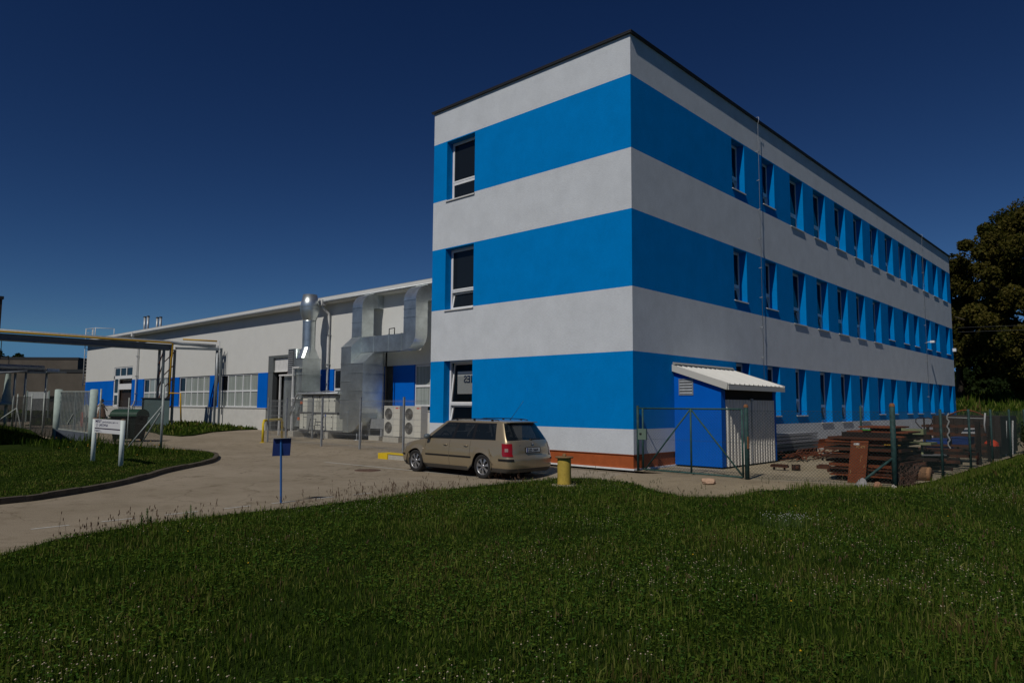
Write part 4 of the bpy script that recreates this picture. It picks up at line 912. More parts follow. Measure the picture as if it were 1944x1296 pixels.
    m = MB(); m.tube([(.85,0,1.45),(.80,0,1.50),(.38,-.0,1.95)], [.012,.006,.003], 6); m.build('antenna', M_BLK, car)
    # wheels
    def wheel(x, s):
        wt_ = bpy.data.objects.new('wheel', None); COL.objects.link(wt_); wt_.parent = car; wt_.location = (x, .78*s, AZ)
        w_ = .205; m = MB(); yo = .045; r = WR
        prof = [(r*.66,-w_+yo),(r*.9,-w_+yo),(r*.985,-w_+yo+.03),(r,-w_+yo+.06),(r,yo-.05),(r*.985,yo-.02),(r*.92,yo+.002),(r*.70,yo+.004),(r*.67,yo-.01),(r*.66,yo-.02)]
        m.lathe((0,0,0), [(a, b*1) for a, b in prof], 36, axis='y')
        if s < 0: m.v = [(v[0], -v[1], v[2]) for v in m.v]
        m.v = [(v[0]+x, v[1]+.78*s, v[2]+AZ) for v in m.v]; m.build('tyre', M_TYRE, wt_)
        m = MB(); r2 = r*.67
        m.lathe((0,0,0), [(r2,.035),(r2*.96,.038),(r2*.93,.02),(r2*.93,-.1)], 36, axis='y')
        for k in range(7):
            a = 2*math.pi*k/7+.2; c, s_ = math.cos(a), math.sin(a)
            def sp(rr_, ww, yy): return [(rr_*c-ww*s_, yy, rr_*s_+ww*c), (rr_*c+ww*s_, yy, rr_*s_-ww*c)]
            st_ = [sp(.03,.016,.026), sp(.09,.020,.030), sp(.15,.030,.026), sp(r2*.95,.052,.022)]; bk = [[(p[0], p[1]-.02, p[2]) for p in q] for q in st_]
            for u, v, ub, vb in zip(st_, st_[1:], bk, bk[1:]):
                m.face([u[0], v[0], v[1], u[1]]); m.face([u[0], ub[0], vb[0], v[0]]); m.face([u[1], v[1], vb[1], ub[1]])
        m.lathe((0,0,0), [(.055,.015),(.05,.034),(.03,.038),(0,.038)], 16, axis='y')
        if s < 0: m.v = [(v[0], -v[1], v[2]) for v in m.v]
        m.v = [(v[0]+x, v[1]+.78*s, v[2]+AZ) for v in m.v]; m.build('rim', M_RIM, wt_)
        m = MB(); m.lathe((0,0,0), [(r2*.93,-.06),(0,-.06)], 24, axis='y')
        if s < 0: m.v = [(v[0], -v[1], v[2]) for v in m.v]
        m.v = [(v[0]+x, v[1]+.78*s, v[2]+AZ) for v in m.v]; m.build('brake_disc', M_BLK, wt_)
    for x in (RA, FA):
        for s in (1, -1): wheel(x, s)
    # mirror so that the nose points to -x and the left side faces -y
    car.rotation_euler = (0, 0, math.pi); car.scale = (1.0,)*3; return car
car = build_car(); car.location = (-1.38, -2.35, -.15)

# ================================================================== SMALL THINGS NEAR THE ROAD
bl = thing('vent_stub', 'fat yellow pipe stub with rusty lid standing in the grass behind the parked car', 'pipe', (0.12,-3.05,-.15))
BX, BY = 0.12, -3.05
M_YP = mat('faded_yellow', (.46,.33,.055), .6, noise=.22, nscale=5, bump=.2)
m = MB(); m.lathe((BX,BY,0), [(.155,-.16),(.155,.50)], 28); m.build('pipe', M_YP, bl)
m = MB(); m.lathe((BX,BY,0), [(0,.50),(.205,.50),(.21,.515),(.205,.53),(.0,.535)], 28); m.lathe((BX,BY,0), [(.04,.53),(.045,.58),(.02,.60),(0,.60)], 12); m.build('lid', mat('lid_rust', (.20,.12,.05), .8, noise=.35, nscale=12), bl)
m = MB(); m.lathe((BX,BY,0), [(.30,-.16),(.30,-.10),(.155,-.09)], 9); m.build('collar', mat('collar_concrete', (.33,.28,.20), .9), bl)
bs = thing('plank_sign', 'small dark blue sign board on a thin blue post seen from behind', 'sign', (-1.55,-8.95,-.15))
M_BLU = mat('dark_blue_paint', (.006,.02,.10), .5, noise=.2); M_BLU2 = mat('blue_post', (.03,.13,.36), .5)
SX, SY = -1.88, -8.95
m = MB(); m.bar((SX+.02,SY,-.2), (SX-.06,SY-.0,1.02), .028); m.build('post', M_BLU2, bs)
p0 = Vector((SX-.29, SY+.10, .68)); 
m = MB()
for z0, z1 in ((0,1),):
    a = Vector((SX-.06,SY+.02,.88)); u = Vector((.62,.60,.035)).normalized()*.165; v = Vector((.04,.0,.5)).normalized()*.165; n = u.cross(v).normalized()*.006
    P = [a-u-v, a+u-v, a+u+v, a-u+v]; m.raw([p-n for p in P]+[p+n for p in P], [(0,3,2,1),(4,5,6,7),(0,1,5,4),(1,2,6,5),(2,3,7,6),(3,0,4,7)])
m.build('board', M_BLU, bs)
m = MB(); m.raw([p for q in ([a-u*1.0+v-n*3, a-u*1.0+v+n*12, a+u*1.0+v+n*12, a+u*1.0+v-n*3],) for p in q], [(0,1,2,3)]); m.build('top_edge', M_GALV, bs)
# direction sign
ds = thing('direction_sign', 'white two panel direction sign on two pale posts in the grass verge', 'sign', (-11.9,-8.75,-.1))
LX, RX, SY = -13.1, -10.8, -8.73
M_PW = mat('post_white', (.60,.66,.62), .5, noise=.05)
for x in (LX, RX):
    m = MB(); m.tube([(x,SY,-.2),(x,SY,1.21)], .062, 14); o = m.build('post', M_PW, ds); m = MB(); m.lathe((x,SY,1.21), [(.064,-.01),(.058,.015),(0,.025)], 14); m.build('cap', mat('post_cap_brown', (.16,.08,.04), .7), o)
M_SG = mat('sign_white', (.66,.66,.66), .4); M_NAVY = mat('sign_navy', (.02,.02,.10), .5); M_GL = mat('sign_grey', (.22,.24,.30), .5)
m = MB(); m.box(LX+.07,RX-.07,SY-.03,SY+.03,.95,1.20); up_ = m.build('panel', M_SG, ds)
m = MB(); m.box(LX+.07,RX-.07,SY-.03,SY+.03,.81,.915); lo_ = m.build('panel', M_SG, ds)
m = MB(); m.box(LX+.07,RX-.07,SY-.02,SY+.02,.915,.95); m.build('dark_rail', mat('rail_dark', (.03,.02,.05), .5), ds)
PS = lambda u, v, x, z: (x+u, SY-.033, z+v)
def fit(m, txt, size, x, z, wd, bold=0.0):
    t_ = MB(); w0 = text_mb(t_, txt, size, lambda u, v: (u, 0, v), bold=bold); text_mb(m, txt, size, lambda u, v: PS(u*wd/w0, v, LX+x, z), bold=bold)
m = MB(); fit(m, 'MESIT', .105, .16, 1.105, .52, .0015); fit(m, 'povrchové úpravy, spol. s r.o.', .072, .74, 1.105, 1.28); fit(m, 'LAKOVNA', .105, .46, 1.0, .76, .001)
m.box(LX+.285,LX+.315,SY-.034,SY-.031,.985,1.06); m.face([PS(0,0,LX+.25,1.055),PS(.10,0,LX+.25,1.055),PS(.05,.03,LX+.25,1.055)])
m.box(LX+.265,LX+.335,SY-.034,SY-.031,.98,.99); m.build('lettering', M_NAVY, up_, fix=False)
m = MB(); fit(m, 'FIMES', .085, .10, .835, .50, .001); fit(m, 'a.s.', .045, .62, .835, .14); m.build('lettering', M_GL, lo_, fix=False)

# big wheeled waste container behind the fence
bn = thing('waste_container', 'dark green wheeled waste container with domed lid behind the direction sign', 'waste container', (-22.7,-4.1,0))
BXc, BYc = -23.1, -4.35
M_BIN = mat('dark_green_plastic', (.006,.010,.007), .5, noise=.1); M_LID = mat('green_lid', (.020,.060,.036), .45, noise=.1)
def rot(v, a=R(38)): x, y = (v[0]-BXc)*.84, (v[1]-BYc)*.84; return (BXc+x*math.cos(a)-y*math.sin(a), BYc+x*math.sin(a)+y*math.cos(a), v[2]*.93)
m = MB(); zz = [(.12,.58,.42),(.5,.62,.47),(1.12,.68,.53),(1.15,.74,.57),(1.2,.74,.57)]
rings = [[(BXc-a,BYc-b,z),(BXc+a,BYc-b,z),(BXc+a,BYc+b,z),(BXc-a,BYc+b,z)] for z, a, b in zz]
for r0, r1 in zip(rings, rings[1:]):
    for k in range(4): m.face([r0[k], r0[(k+1)%4], r1[(k+1)%4], r1[k]])
m.face(rings[0]); m.box(BXc-.78,BXc-.72,BYc-.1,BYc+.1,1.0,1.1); m.box(BXc+.72,BXc+.78,BYc-.1,BYc+.1,1.0,1.1)
m.v = [rot(v) for v in m.v]; m.build('body', M_BIN, bn)
m = MB(); P = [(BYc+.57*math.cos(R(a)), 1.21+.30*math.sin(R(a))) for a in range(0, 181, 15)]
m.prism(P, BXc-.73, BXc+.73, 'yz'); m.box(BXc-.77,BXc+.77,BYc-.62,BYc-.57,1.18,1.23); m.v = [rot(v) for v in m.v]; m.build('lid', M_LID, bn)
for sx in (-.5,.5):
    for sy in (-.35,.35):
        m = MB(); m.lathe((BXc+sx,BYc+sy,.09), [(0,-.02),(.09,-.02),(.09,.02),(0,.02)], 12, axis='y'); m.v = [rot(v) for v in m.v]; m.build('wheel', mat('rubber', (0,0,0)), bn)
# green cabinet
gc = thing('gas_cabinet', 'grey green metal cabinet at the foot of the pipe bridge', 'cabinet', (-37.0,1.9,.2))
m = MB(); P = [(-38.15,1.5),(-36.75,1.15),(-35.9,2.35),(-37.3,2.7)]; m.prism(P, .22, 1.95, 'xy'); m.build('body', mat('cabinet_green', (.105,.155,.15), .5, noise=.12, nscale=2), gc)
m = MB(); m.prism([(-38.25,1.45),(-36.75,1.05),(-35.8,2.35),(-37.3,2.8)], 1.95, 2.0, 'xy'); m.build('lid', M_COPE, gc)
m = MB(); m.bar((-38.0,1.44,1.1),(-36.95,1.19,1.1),.02); m.bar((-37.45,1.31,.3),(-37.45,1.31,1.9),.02); m.build('door_seam', M_DARK, gc)
# ------------------------------------------------------------------ pipe bridge
pb = thing('pipe_bridge', 'steel pipe bridge with silver and yellow pipes crossing to the factory hall', 'pipe bridge', (-36.8,0,0))
M_BR = mat('bridge_steel', (.14,.165,.18), .6, noise=.15, nscale=3); M_RED = mat('red_oxide', (.22,.07,.035), .8, noise=.25)
X = -36.8
m = MB()
for dx in (-.35,.35): m.box(X+dx-.03,X+dx+.03,-16,2.6,5.1,5.38); m.box(X+dx-.12,X+dx+.12,-16,2.6,5.06,5.1); m.box(X+dx-.12,X+dx+.12,-16,2.6,5.38,5.41)
for y in range(-15, 3, 2): m.box(X-.4,X+.4,y,y+.08,5.15,5.25)
m.build('beam', M_BR, pb)
m = MB(); m.tube([(X+.1,-16,5.60),(X+.1,2.4,5.58),(X+.3,3.2,5.5),(X+1.2,5.0,5.45)], .10, 12); m.build('silver_pipe', M_GALV, pb)
M_YG = mat('gas_yellow', (.55,.31,.015), .5, noise=.1)
m = MB(); m.tube([(X+.52,-16,5.50),(X+.52,2.35,5.50),(X+.52,2.5,5.44),(X+.52,2.5,4.7),(X+.42,2.5,4.5),(X+.40,2.5,2.05)], .055, 8); m.tube([(X+.35,3.2,5.8),(X+1.35,5.0,5.75)], .05, 8)
m.tube([(X+.42,2.5,2.3),(X+1.1,2.9,2.3),(X+1.15,3.0,.5)], .05, 8); m.build('yellow_pipe', M_YG, pb)
m = MB()
for x, y in ((X-.35,2.05),(X+.35,2.05),(X-.35,2.75),(X+.3,2.75)): m.box(x-.065,x+.065,y-.065,y+.065,.1,5.1)
m.build('column', M_BR, pb)
m = MB()
for k in range(5): z = .8+k*.85; m.bar((X-.3,2.05,z),(X+.3,2.05,z+.8),.05); m.bar((X+.33,2.05,z),(X+.33,2.75,z+.8),.05)
m.build('bracing', M_RED, pb)
m = MB(); m.box(X+1.0,X+1.12,5.1,5.22,.1,5.3); m.box(X+1.45,X+1.55,5.2,5.3,.1,5.3); m.bar((X+.35,2.75,5.2),(X+1.5,5.2,5.2),.14); m.bar((X+.35,2.75,5.5),(X+1.5,5.2,5.25),.08); m.bar((X+1.25,5.25,5.1),(X+1.1,5.2,2.0),.07); m.build('end_support', M_BR, pb)
m = MB(); m.tube([(X+1.35,5.05,5.45),(X+1.35,5.1,1.5)], .07, 10); m.tube([(X+1.75,5.0,5.75),(X+1.7,5.1,2.5)], .02, 5); m.build('drop_pipe', M_GALV, pb)
lp = thing('low_pipe_bridge', 'lower pipe run on slim posts at the left edge of the picture', 'pipe bridge', (-36.8,-6,0))
m = MB(); m.tube([(X,-14,3.62),(X,-4.35,3.58)], .17, 12); m.tube([(X+.2,-14,3.1),(X+.2,-8,3.12),(X+.2,-6,3.3),(X+.2,-5.2,3.42)], .06, 8); m.build('pipe', M_GALV, lp)
m = MB(); m.box(X-.2,X+.2,-14,-4.1,3.3,3.42); m.box(X-.15,X+.35,-4.3,-3.3,3.36,3.44); m.build('beam', M_BR, lp)
m = MB(); m.box(X-.12,X+.12,-4.2,-3.6,3.44,3.6); m.build('end_box', M_TRIM, lp)
for y in (-8.2,-5.7,-5.2,-4.2): m = MB(); m.tube([(X,y,.1),(X,y,3.3)], .06, 8); m.build('post', M_GPOST, lp)
vl = thing('green_valve', 'pale green flared valve body hanging under the lower pipe', 'valve', (-37.5,-6.0,.2))
m = MB(); m.lathe((X-.6,-5.9,0), [(.14,3.25),(.16,2.4),(.26,1.75),(.26,1.65),(.45,1.62),(.45,1.5),(0,1.5)], 14); m.build('body', M_PIL, vl); m = MB(); m.tube([(X-.6,-5.9,1.5),(X-.6,-5.9,.1)], .08, 8); m.build('stem', M_PIL, vl)
nb = thing('notice_board', 'pale notice panel on two posts left of the barred gate', 'notice board', (-50.6,-1.4,.2))
A, B = Vector((-50.9,-1.8,0)), Vector((-49.9,-.8,0))
m = MB(); m.bar(A+Vector((0,0,1.75)), B+Vector((0,0,1.75)), .03, 1.35); m.build('panel', mat('notice_grey', (.32,.34,.34), .6, noise=.1), nb)
m = MB()
for p in (A-(B-A)*.05, B+(B-A)*.05): m.bar(p+Vector((0,0,.1)), p+Vector((0,0,2.5)), .08)
m.build('post', M_PIL, nb)

# ------------------------------------------------------------------ buildings at the left
M_CON = mat('dark_concrete_render', (.105,.090,.072), .95, noise=.18, nscale=.5, bump=.3); M_CONT = mat('felt_edge', (.03,.032,.034), .8)
def block(name, lab, P, z1, edge, z0=-.2, m_=None):
    t = thing(name, lab, 'building', (P[0][0], P[0][1], 0)); m = MB(); m.prism(P, z0, z1, 'xy'); m.build('wall', m_ or M_CON, t)
    cx = sum(p[0] for p in P)/len(P); cy = sum(p[1] for p in P)/len(P); Q = [(cx+(x-cx)*1.012, cy+(y-cy)*1.012) for x, y in P]
    m = MB(); m.prism(Q, z1, z1+edge, 'xy'); m.build('roof', M_CONT, t); return t
n1 = Vector((-.82,.57)).normalized()
def quad(p, q, dep): return [tuple(p), tuple(q), tuple(Vector(q)+n1*dep), tuple(Vector(p)+n1*dep)]
b1 = block('concrete_building', 'low dark concrete building with felt roof edge behind the barred gate', quad((-99,2.0),(-88.6,12.8),12), 5.35, .42)
b2 = block('concrete_building', 'taller dark concrete block rising behind the low concrete building', quad((-108,4.5),(-97.2,14.2),10), 7.4, .3)
m = MB(); a, b = Vector((-92.0,9.0)), Vector((-88.9,12.3)); m.bar((a.x+.1,a.y,2.35),(b.x+.1,b.y,2.35),.3,.18); m.build('door_canopy', M_DARK, b1)
m = MB(); m.tube([(-104,6.9,7.4),(-104,6.9,10.4)], .05, 5); m.build('aerial', M_CONT, b2)
b3 = block('tall_building', 'tall dark brick building cut off by the left edge of the picture', [(-52.3,-3.5),(-52.3,-16),(-64,-16),(-64,-3.5)], 9.2, .22, m_=mat('dark_brick', (.055,.035,.028), .9, noise=.3, nscale=6))
b4 = block('unseen_shade_block', 'low building just outside the left edge of the picture', [(-21.5,-10.2),(-21.5,-16),(-34,-16),(-34,-10.2)], 4.2, .12)  # unseen block added so that its shadow falls on the gate

# ------------------------------------------------------------------ person
def person():
    Px, Py, Pz = -43.2, .75, .2
    t = thing('person', 'person in a beige top and brown skirt walking left beside the factory hall', 'person', (Px,Py,Pz))
    H = 1.66
    f = Vector((-.62,-.50,0)).normalized(); sd = Vector((-f.y,f.x,0)); u = Vector((0,0,1)); O = Vector((Px,Py,Pz))
    def P(a, b, c): return tuple(f*a+sd*b+u*c)
    V = []; E = []; RR = []
    def add(p, r, par=None):
        V.append(p); RR.append(r); i = len(V)-1
        if par is not None: E.append((par, i))
        return i
    pel = add(P(0,0,.92), .15); sp = add(P(.02,0,1.12), .125, pel); ch = add(P(.04,0,1.30), .145, sp); nk = add(P(.05,0,1.43), .055, ch); hd0 = add(P(.07,0,1.50), .065, nk); hd = add(P(.08,0,1.58), .088, hd0); add(P(.08,0,1.64), .07, hd)
    for s, sw in ((1,.32),(-1,-.18)):
        sh = add(P(.04,.17*s,1.36), .055, ch); el = add(P(.04+sw*.6,.23*s,1.13), .040, sh); wr = add(P(.04+sw*1.4,.25*s,.95), .028, el); add(P(.04+sw*1.65,.25*s,.90), .03, wr)
        st = .22*s; hp = add(P(0,.09*s,.86), .10, pel); kn = add(P(st*.7+.04,.09*s,.47), .06, hp); an = add(P(st*1.25-(.1 if s < 0 else 0),.09*s,.09+(.05 if s < 0 else 0)), .038, kn); add(P(st*1.25+.13-(.1 if s < 0 else 0),.09*s,.035+(.02 if s < 0 else 0)), .035, an)
    def sk(name, V, E, RR, m_, par, sub=2):
        me = bpy.data.meshes.new(name); me.from_pydata(V, E, []); o = bpy.data.objects.new(name, me); COL.objects.link(o); o.parent = par; me.materials.append(m_)
        md = o.modifiers.new('skin', 'SKIN')
        for i, r in enumerate(RR): me.skin_vertices[0].data[i].radius = (r, r*.95)
        me.skin_vertices[0].data[0].use_root = True; md.use_smooth_shade = True
        s2 = o.modifiers.new('sub', 'SUBSURF'); s2.levels = sub; s2.render_levels = sub; return o
    sk('body', V, E, RR, mat('skin', (.42,.24,.16), .6), t)
    V2 = [V[1], V[2], P(.04,.0,1.38), P(.04,.17,1.36), P(.10,.21,1.24), P(.04,-.17,1.36), P(-.02,-.21,1.24)]
    sk('top', V2, [(0,1),(1,2),(2,3),(3,4),(2,5),(5,6)], [.155,.165,.10,.075,.062,.075,.062], mat('beige_top', (.50,.42,.28), .9), t)
    m = MB(); ring = []
    for z, a, b in ((1.10,.155,.165),(.95,.20,.21),(.75,.25,.24),(.50,.31,.27)):
        ring.append([Vector(P(a*math.cos(2*math.pi*k/20)*(1+.05*math.sin(k*2.1)), b*math.sin(2*math.pi*k/20), z))+O for k in range(20)])
    for r0, r1 in zip(ring, ring[1:]):
        for k in range(20): m.face([r0[k], r0[(k+1)%20], r1[(k+1)%20], r1[k]], 0, True)
    m.build('skirt', mat('brown_skirt', (.17,.10,.065), .9, noise=.3, nscale=12), t)
    sk('hair', [P(.03,0,1.60), P(.05,0,1.67), P(-.02,0,1.55)], [(0,1),(0,2)], [.10,.07,.075], mat('dark_hair', (.02,.014,.01), .7), t)
    for s in (.085,):
        m = MB(); hx = Vector(P(.165,0,1.57))+O; m.lathe(hx, [(0,-.015),(.012,0),(0,.02)], 6); 
        for e in (-.032,.032): c = Vector(P(.155,e,1.60))+O; m.lathe(c, [(0,-.01),(.01,0),(0,.01)], 6, 1)
        m.build('face_features', [mat('skin', (0,0,0)), M_DARK], t)
person()
# ================================================================== SCRAP YARD
M_RUST = mat('rust', (.050,.018,.010), .9, col2=(.09,.032,.015), nscale=6, bump=.5, bscale=30)
M_RUST2 = mat('bright_rust', (.14,.036,.013), .9, col2=(.19,.055,.02), nscale=5, bump=.4, bscale=30)
M_RDARK = mat('dark_rust', (.022,.011,.008), .9, noise=.4, nscale=8)
bp = thing('beam_pile', 'neat pile of long grey galvanized beams lying along the wall behind the shed', 'beam pile', (1.2,8.1,0))
for j in range(5):
    m = MB()
    for i in range(3):
        x = .75+i*.16; z = .28+j*.115; m.box(x, x+.13, 6.0+.05*j+.04*i, 9.85+.06*((i*3+j) % 3), z, z+.085)
    m.build('beam', mat('beam_zinc', (.36,.36,.36), .5, metal=.15, noise=.2) if j > 1 else mat('grey_beam', (.16,.16,.16), .6, metal=.2, noise=.2), bp)
m = MB()
for y in (6.4, 8.0, 9.4): m.box(.7,1.3,y,y+.12,0,.28)
m.build('support', M_RDARK, bp)
rnd = random.Random(5)
sp = thing('scrap_rod_heap', 'tangled heap of rusty rods and strips in front of the beam pile', 'scrap heap', (1.7,7.4,0))
m = MB()
for k in range(34):
    a = rnd.uniform(-.5,.5)+R(90); L_ = rnd.uniform(.6,2.2); c = Vector((rnd.uniform(1.45,2.05), rnd.uniform(6.2,9.2), rnd.uniform(.04,.26))); d = Vector((math.cos(a), math.sin(a), rnd.uniform(-.03,.05)))*L_/2
    m.bar(c-d, c+d, rnd.choice((.02,.03,.05)), rnd.choice((.01,.03)))
for k in range(5):
    c = Vector((1.8, 6.6+k*.35, .28)); m.tube([c+Vector((.0,.28*math.cos(t),.09*math.sin(t))) for t in np.linspace(0, 6.2, 14)], .012, 5)
m.build('rods', M_RUST2, sp)
m = MB(); 
for k in range(3): m.bar((1.6+.1*k,9.3,.12),(2.0+.1*k,12.4,.14),.09,.06)
m.build('channel', M_GALV, sp)
for k, (x, y, lab) in enumerate(((2.61,3.01,'flat rusty trestle piece lying on the yard concrete in front of the shed doors'),(2.95,3.25,'small spiky rusty casting beside the flat trestle piece'),(3.27,4.4,'small rusty block lying alone further back on the yard concrete'))):
    t = thing('scrap_casting', lab, 'scrap metal', (x,y,0)); m = MB()
    if k == 0: m.box(x-.23,x+.23,y-.06,y+.06,.09,.15); m.box(x-.20,x+.2,y-.08,y+.08,.15,.17)
    elif k == 1: m.lathe((x,y,0), [(0,.03),(.09,.04),(.10,.12),(.05,.15),(0,.15)], 10)
    else: m.box(x-.17,x+.17,y-.08,y+.08,.0,.10); m.box(x-.12,x+.12,y-.06,y+.06,.10,.13)
    m.build('block', M_RUST, t); m = MB()
    for a in ((-.15,0),(.13,0)) if k != 1 else ((-.09,0),(.09,0),(0,.08),(0,-.08),(.07,.05)): m.box(x+a[0]-.02,x+a[0]+.02,y+a[1]-.02,y+a[1]+.02,0,.1 if k != 1 else .17)
    m.build('foot', M_RDARK, t)
# big stack of rusty plates
ST = thing('rusty_plate_stack', 'tall uneven stack of rusty steel plates behind the yard fence corner', 'plate stack', (5.1,2.2,0))
z = .06; rnd = random.Random(21)
m = MB(); m.box(4.55,4.75,1.5,3.0,-.05,.10); m.box(5.5,5.7,1.5,3.0,-.05,.10); m.build('support', M_RDARK, ST)
m = MB(); m.box(4.66,5.72,1.62,2.8,-.05,1.12); m.build('gap_shade_core', mat('shadowed_scrap', (.018,.012,.010), .95, noise=.4, nscale=12), ST)  # dark core put in so the gaps between plates read as shade
z = .10; k = 0
while z < .98:
    h = rnd.choice((.035,.05,.07)); g = rnd.choice((.02,.03,.05)); jl, jr = rnd.uniform(-.09,.10), rnd.uniform(-.12,.08)
    m = MB(); c = R(rnd.uniform(-3,3))
    x0, x1 = 4.38+jl, 5.95+jr; y0, y1 = 1.45+rnd.uniform(-.06,.1), 3.0+rnd.uniform(-.2,.2)
    m.box(x0,x1,y0,y1,z+g,z+g+h); cx, cy = 5.15, 2.2
    m.v = [(cx+(v[0]-cx)*math.cos(c)-(v[1]-cy)*math.sin(c), cy+(v[0]-cx)*math.sin(c)+(v[1]-cy)*math.cos(c), v[2]) for v in m.v]; m.build('plate', M_RUST if k % 3 else M_RUST2, ST)
    m = MB()
    for x in (4.6, 5.1, 5.55): m.box(x,x+.16,y0+.12,y1-.1,z,z+g)
    m.build('spacer', M_RDARK, ST); z += g+h; k += 1
for x0, x1, z, y in ((4.75,5.95,1.02,1.75),(4.7,6.0,1.11,1.85),(4.95,5.75,1.22,1.9)):
    m = MB(); m.box(x0,x1,y,y+1.1,z,z+.035); m.build('plate', M_RUST2, ST); m = MB(); m.box(x0+.22,x1-.15,y+.1,y+1.0,z-.075,z); m.build('spacer', M_RDARK, ST)
for x, z, c in ((5.15,1.175,(.06,.28,.03)),(5.4,1.085,(.05,.25,.03)),(5.0,1.09,(.06,.12,.07))):
    m = MB(); m.box(x-.09,x+.09,1.80,1.84,z-.012,z+.012); m.build('green_tag', mat('tag%d' % int(x*10), c, .5), ST)
m = MB(); m.box(5.62,5.95,1.40,1.43,.86,.88); m.build('yellow_edge', mat('yellow_edge', (.4,.22,.03), .5), ST)
pl = thing('leaning_plate', 'bright rusty steel plate standing upright against the plate stack', 'steel plate', (5.05,1.2,0))
m = MB(); P = [(4.90,1.12,-.05),(5.25,1.20,-.05),(5.31,1.38,.94),(4.96,1.30,.94)]; n_ = Vector((.22,-.97,.17)).normalized()*.02
m.raw([Vector(p)-n_ for p in P]+[Vector(p)+n_ for p in P], [(0,3,2,1),(4,5,6,7),(0,1,5,4),(1,2,6,5),(2,3,7,6),(3,0,4,7)]); m.build('plate', M_RUST2, pl)
def onpl(u, v): a = Vector(P[0]); return a+(Vector(P[1])-a)*u+(Vector(P[3])-a)*v+n_*1.12
m = MB(); m.face([onpl(.18,.90),onpl(.50,.90),onpl(.50,.945),(onpl(.18,.945))]); m.build('paper_label', mat('paper', (.55,.53,.50), .7), pl)
m = MB(); text_mb(m, 'PC 675', .075, lambda u, v: onpl(.33+u/.36, .835+v/1.0), bold=.001, squeeze=.8)
for a, b, w__ in ((.62,.52,.02),(.64,.60,.015),(.70,.62,.012),(.1,.22,.012),(.12,.28,.02),(.85,.4,.02)): m.face([onpl(a,b),onpl(a+w__,b),onpl(a+w__*1.5,b+.07),onpl(a+.005,b+.06)])
m.build('chalk_marks', mat('chalk', (.42,.25,.10), .9), pl, fix=False)
# rubble at the fence corner
for k, (x, y, s, c, lab) in enumerate(((5.42,.38,.13,(.27,.26,.25),'grey broken slab leaning beside the fence brace'),(5.70,.50,.10,(.30,.16,.10),'reddish broken brick beside the fence corner post'),(5.98,.62,.06,(.40,.36,.32),'small pale stone at the foot of the corner post'))):
    bm = bmesh.new(); bmesh.ops.create_icosphere(bm, subdivisions=2, radius=s)
    for v in bm.verts: v.co *= 1+rnd.uniform(-.22,.22); v.co.x = max(-s*.75, min(s*.75, v.co.x)); v.co.y *= .6
    bmesh.ops.transform(bm, matrix=Matrix.Rotation(.6, 4, 'Y'), verts=bm.verts)
    me = bpy.data.meshes.new('stone'); bm.to_mesh(me); bm.free(); me.materials.append(mat('stone%d' % k, c, .95, noise=.2, bump=.5)); o = bpy.data.objects.new('stone', me); COL.objects.link(o); o.location = (x, y, s*.45); tag(o, lab, 'stone')
bm = bmesh.new(); bmesh.ops.create_icosphere(bm, subdivisions=3, radius=.13)
for v in bm.verts: v.co *= 1+rnd.uniform(-.07,.07); v.co.z = max(-.05, min(.06, v.co.z)); v.co.x *= 1.2
me = bpy.data.meshes.new('stone'); bm.to_mesh(me); bm.free(); me.materials.append(mat('pinkstone', (.50,.33,.22), .95, noise=.2, bump=.5)); o = bpy.data.objects.new('stone', me); COL.objects.link(o); o.location = (2.68,-1.12,.03); tag(o, 'pinkish loose stone lying on the concrete in front of the yard gate', 'stone')
# log
lg = thing('wooden_roller', 'pale brown wooden roller lying at the yard fence', 'log', (5.75,2.9,.1))
m = MB(); m.lathe((5.55,2.75,.16), [(0,0),(.15,0),(.16,.02),(.16,.60),(.15,.62),(0,.62)], 18, axis='x'); m.v = [(v[0], v[1]+(v[0]-5.55)*.35, v[2]) for v in m.v]; m.build('body', mat('log_wood', (.26,.14,.07), .85, noise=.35, nscale=4, stretch=(1,12,12)), lg)
# low pile of boards
lpile = thing('rusty_board_pile', 'low wide pile of rusty boards and channels behind the wooden roller', 'scrap pile', (5.3,6,0))
rnd = random.Random(9)
for k in range(26):
    m = MB(); y = 3.7+k*.19+rnd.uniform(-.1,.1); z = .02+.075*(k % 5)+.07*(2 if 6 < k < 20 else 0); x0 = 4.7+rnd.uniform(-.2,.3); m.bar((x0,y,z+.06),(x0+1.25,y+rnd.uniform(-.1,.4),z+.06),.22,.07); m.build('board', M_RUST if k % 2 else M_RDARK, lpile)
m = MB(); m.bar((5.2,5.0,.47),(6.0,5.3,.49),.5,.03); m.build('grey_sheet', mat('grey_beam', (0,0,0)), lpile)
tb = thing('work_bench', 'pale green machine bench with a vice standing in the scrap yard', 'work bench', (5.4,5.0,0))
M_PG = mat('pale_green_paint', (.20,.22,.11), .6, noise=.15)
m = MB(); m.box(5.15,5.80,4.8,5.5,.74,.80); m.box(5.1,5.45,4.85,5.3,.84,.88); m.build('table_top', M_PG, tb)
m = MB(); m.tube([(5.55,5.0,.03),(5.55,5.0,.74)], .03, 8); m.tube([(5.55,5.0,.2),(5.2,4.8,.3)], .02, 6); m.tube([(5.55,5.0,.2),(5.15,4.95,.15)], .02, 6); m.build('leg', M_PG, tb)
m = MB(); m.box(5.15,5.62,4.9,5.2,1.0,1.14); m.box(5.0,5.15,4.95,5.15,1.05,1.15); m.build('vice', M_PG, tb); m = MB(); m.box(5.1,5.75,4.95,5.15,.88,1.0); m.build('block', M_RDARK, tb)
m = MB(); m.lathe((5.0,4.95,1.1), [(0,0),(.06,0),(.06,.07),(0,.09)], 10); m.lathe((5.02,4.93,.9), [(0,0),(.07,0),(.07,.05),(0,.06)], 10); m.build('knob', M_WHITE, tb)
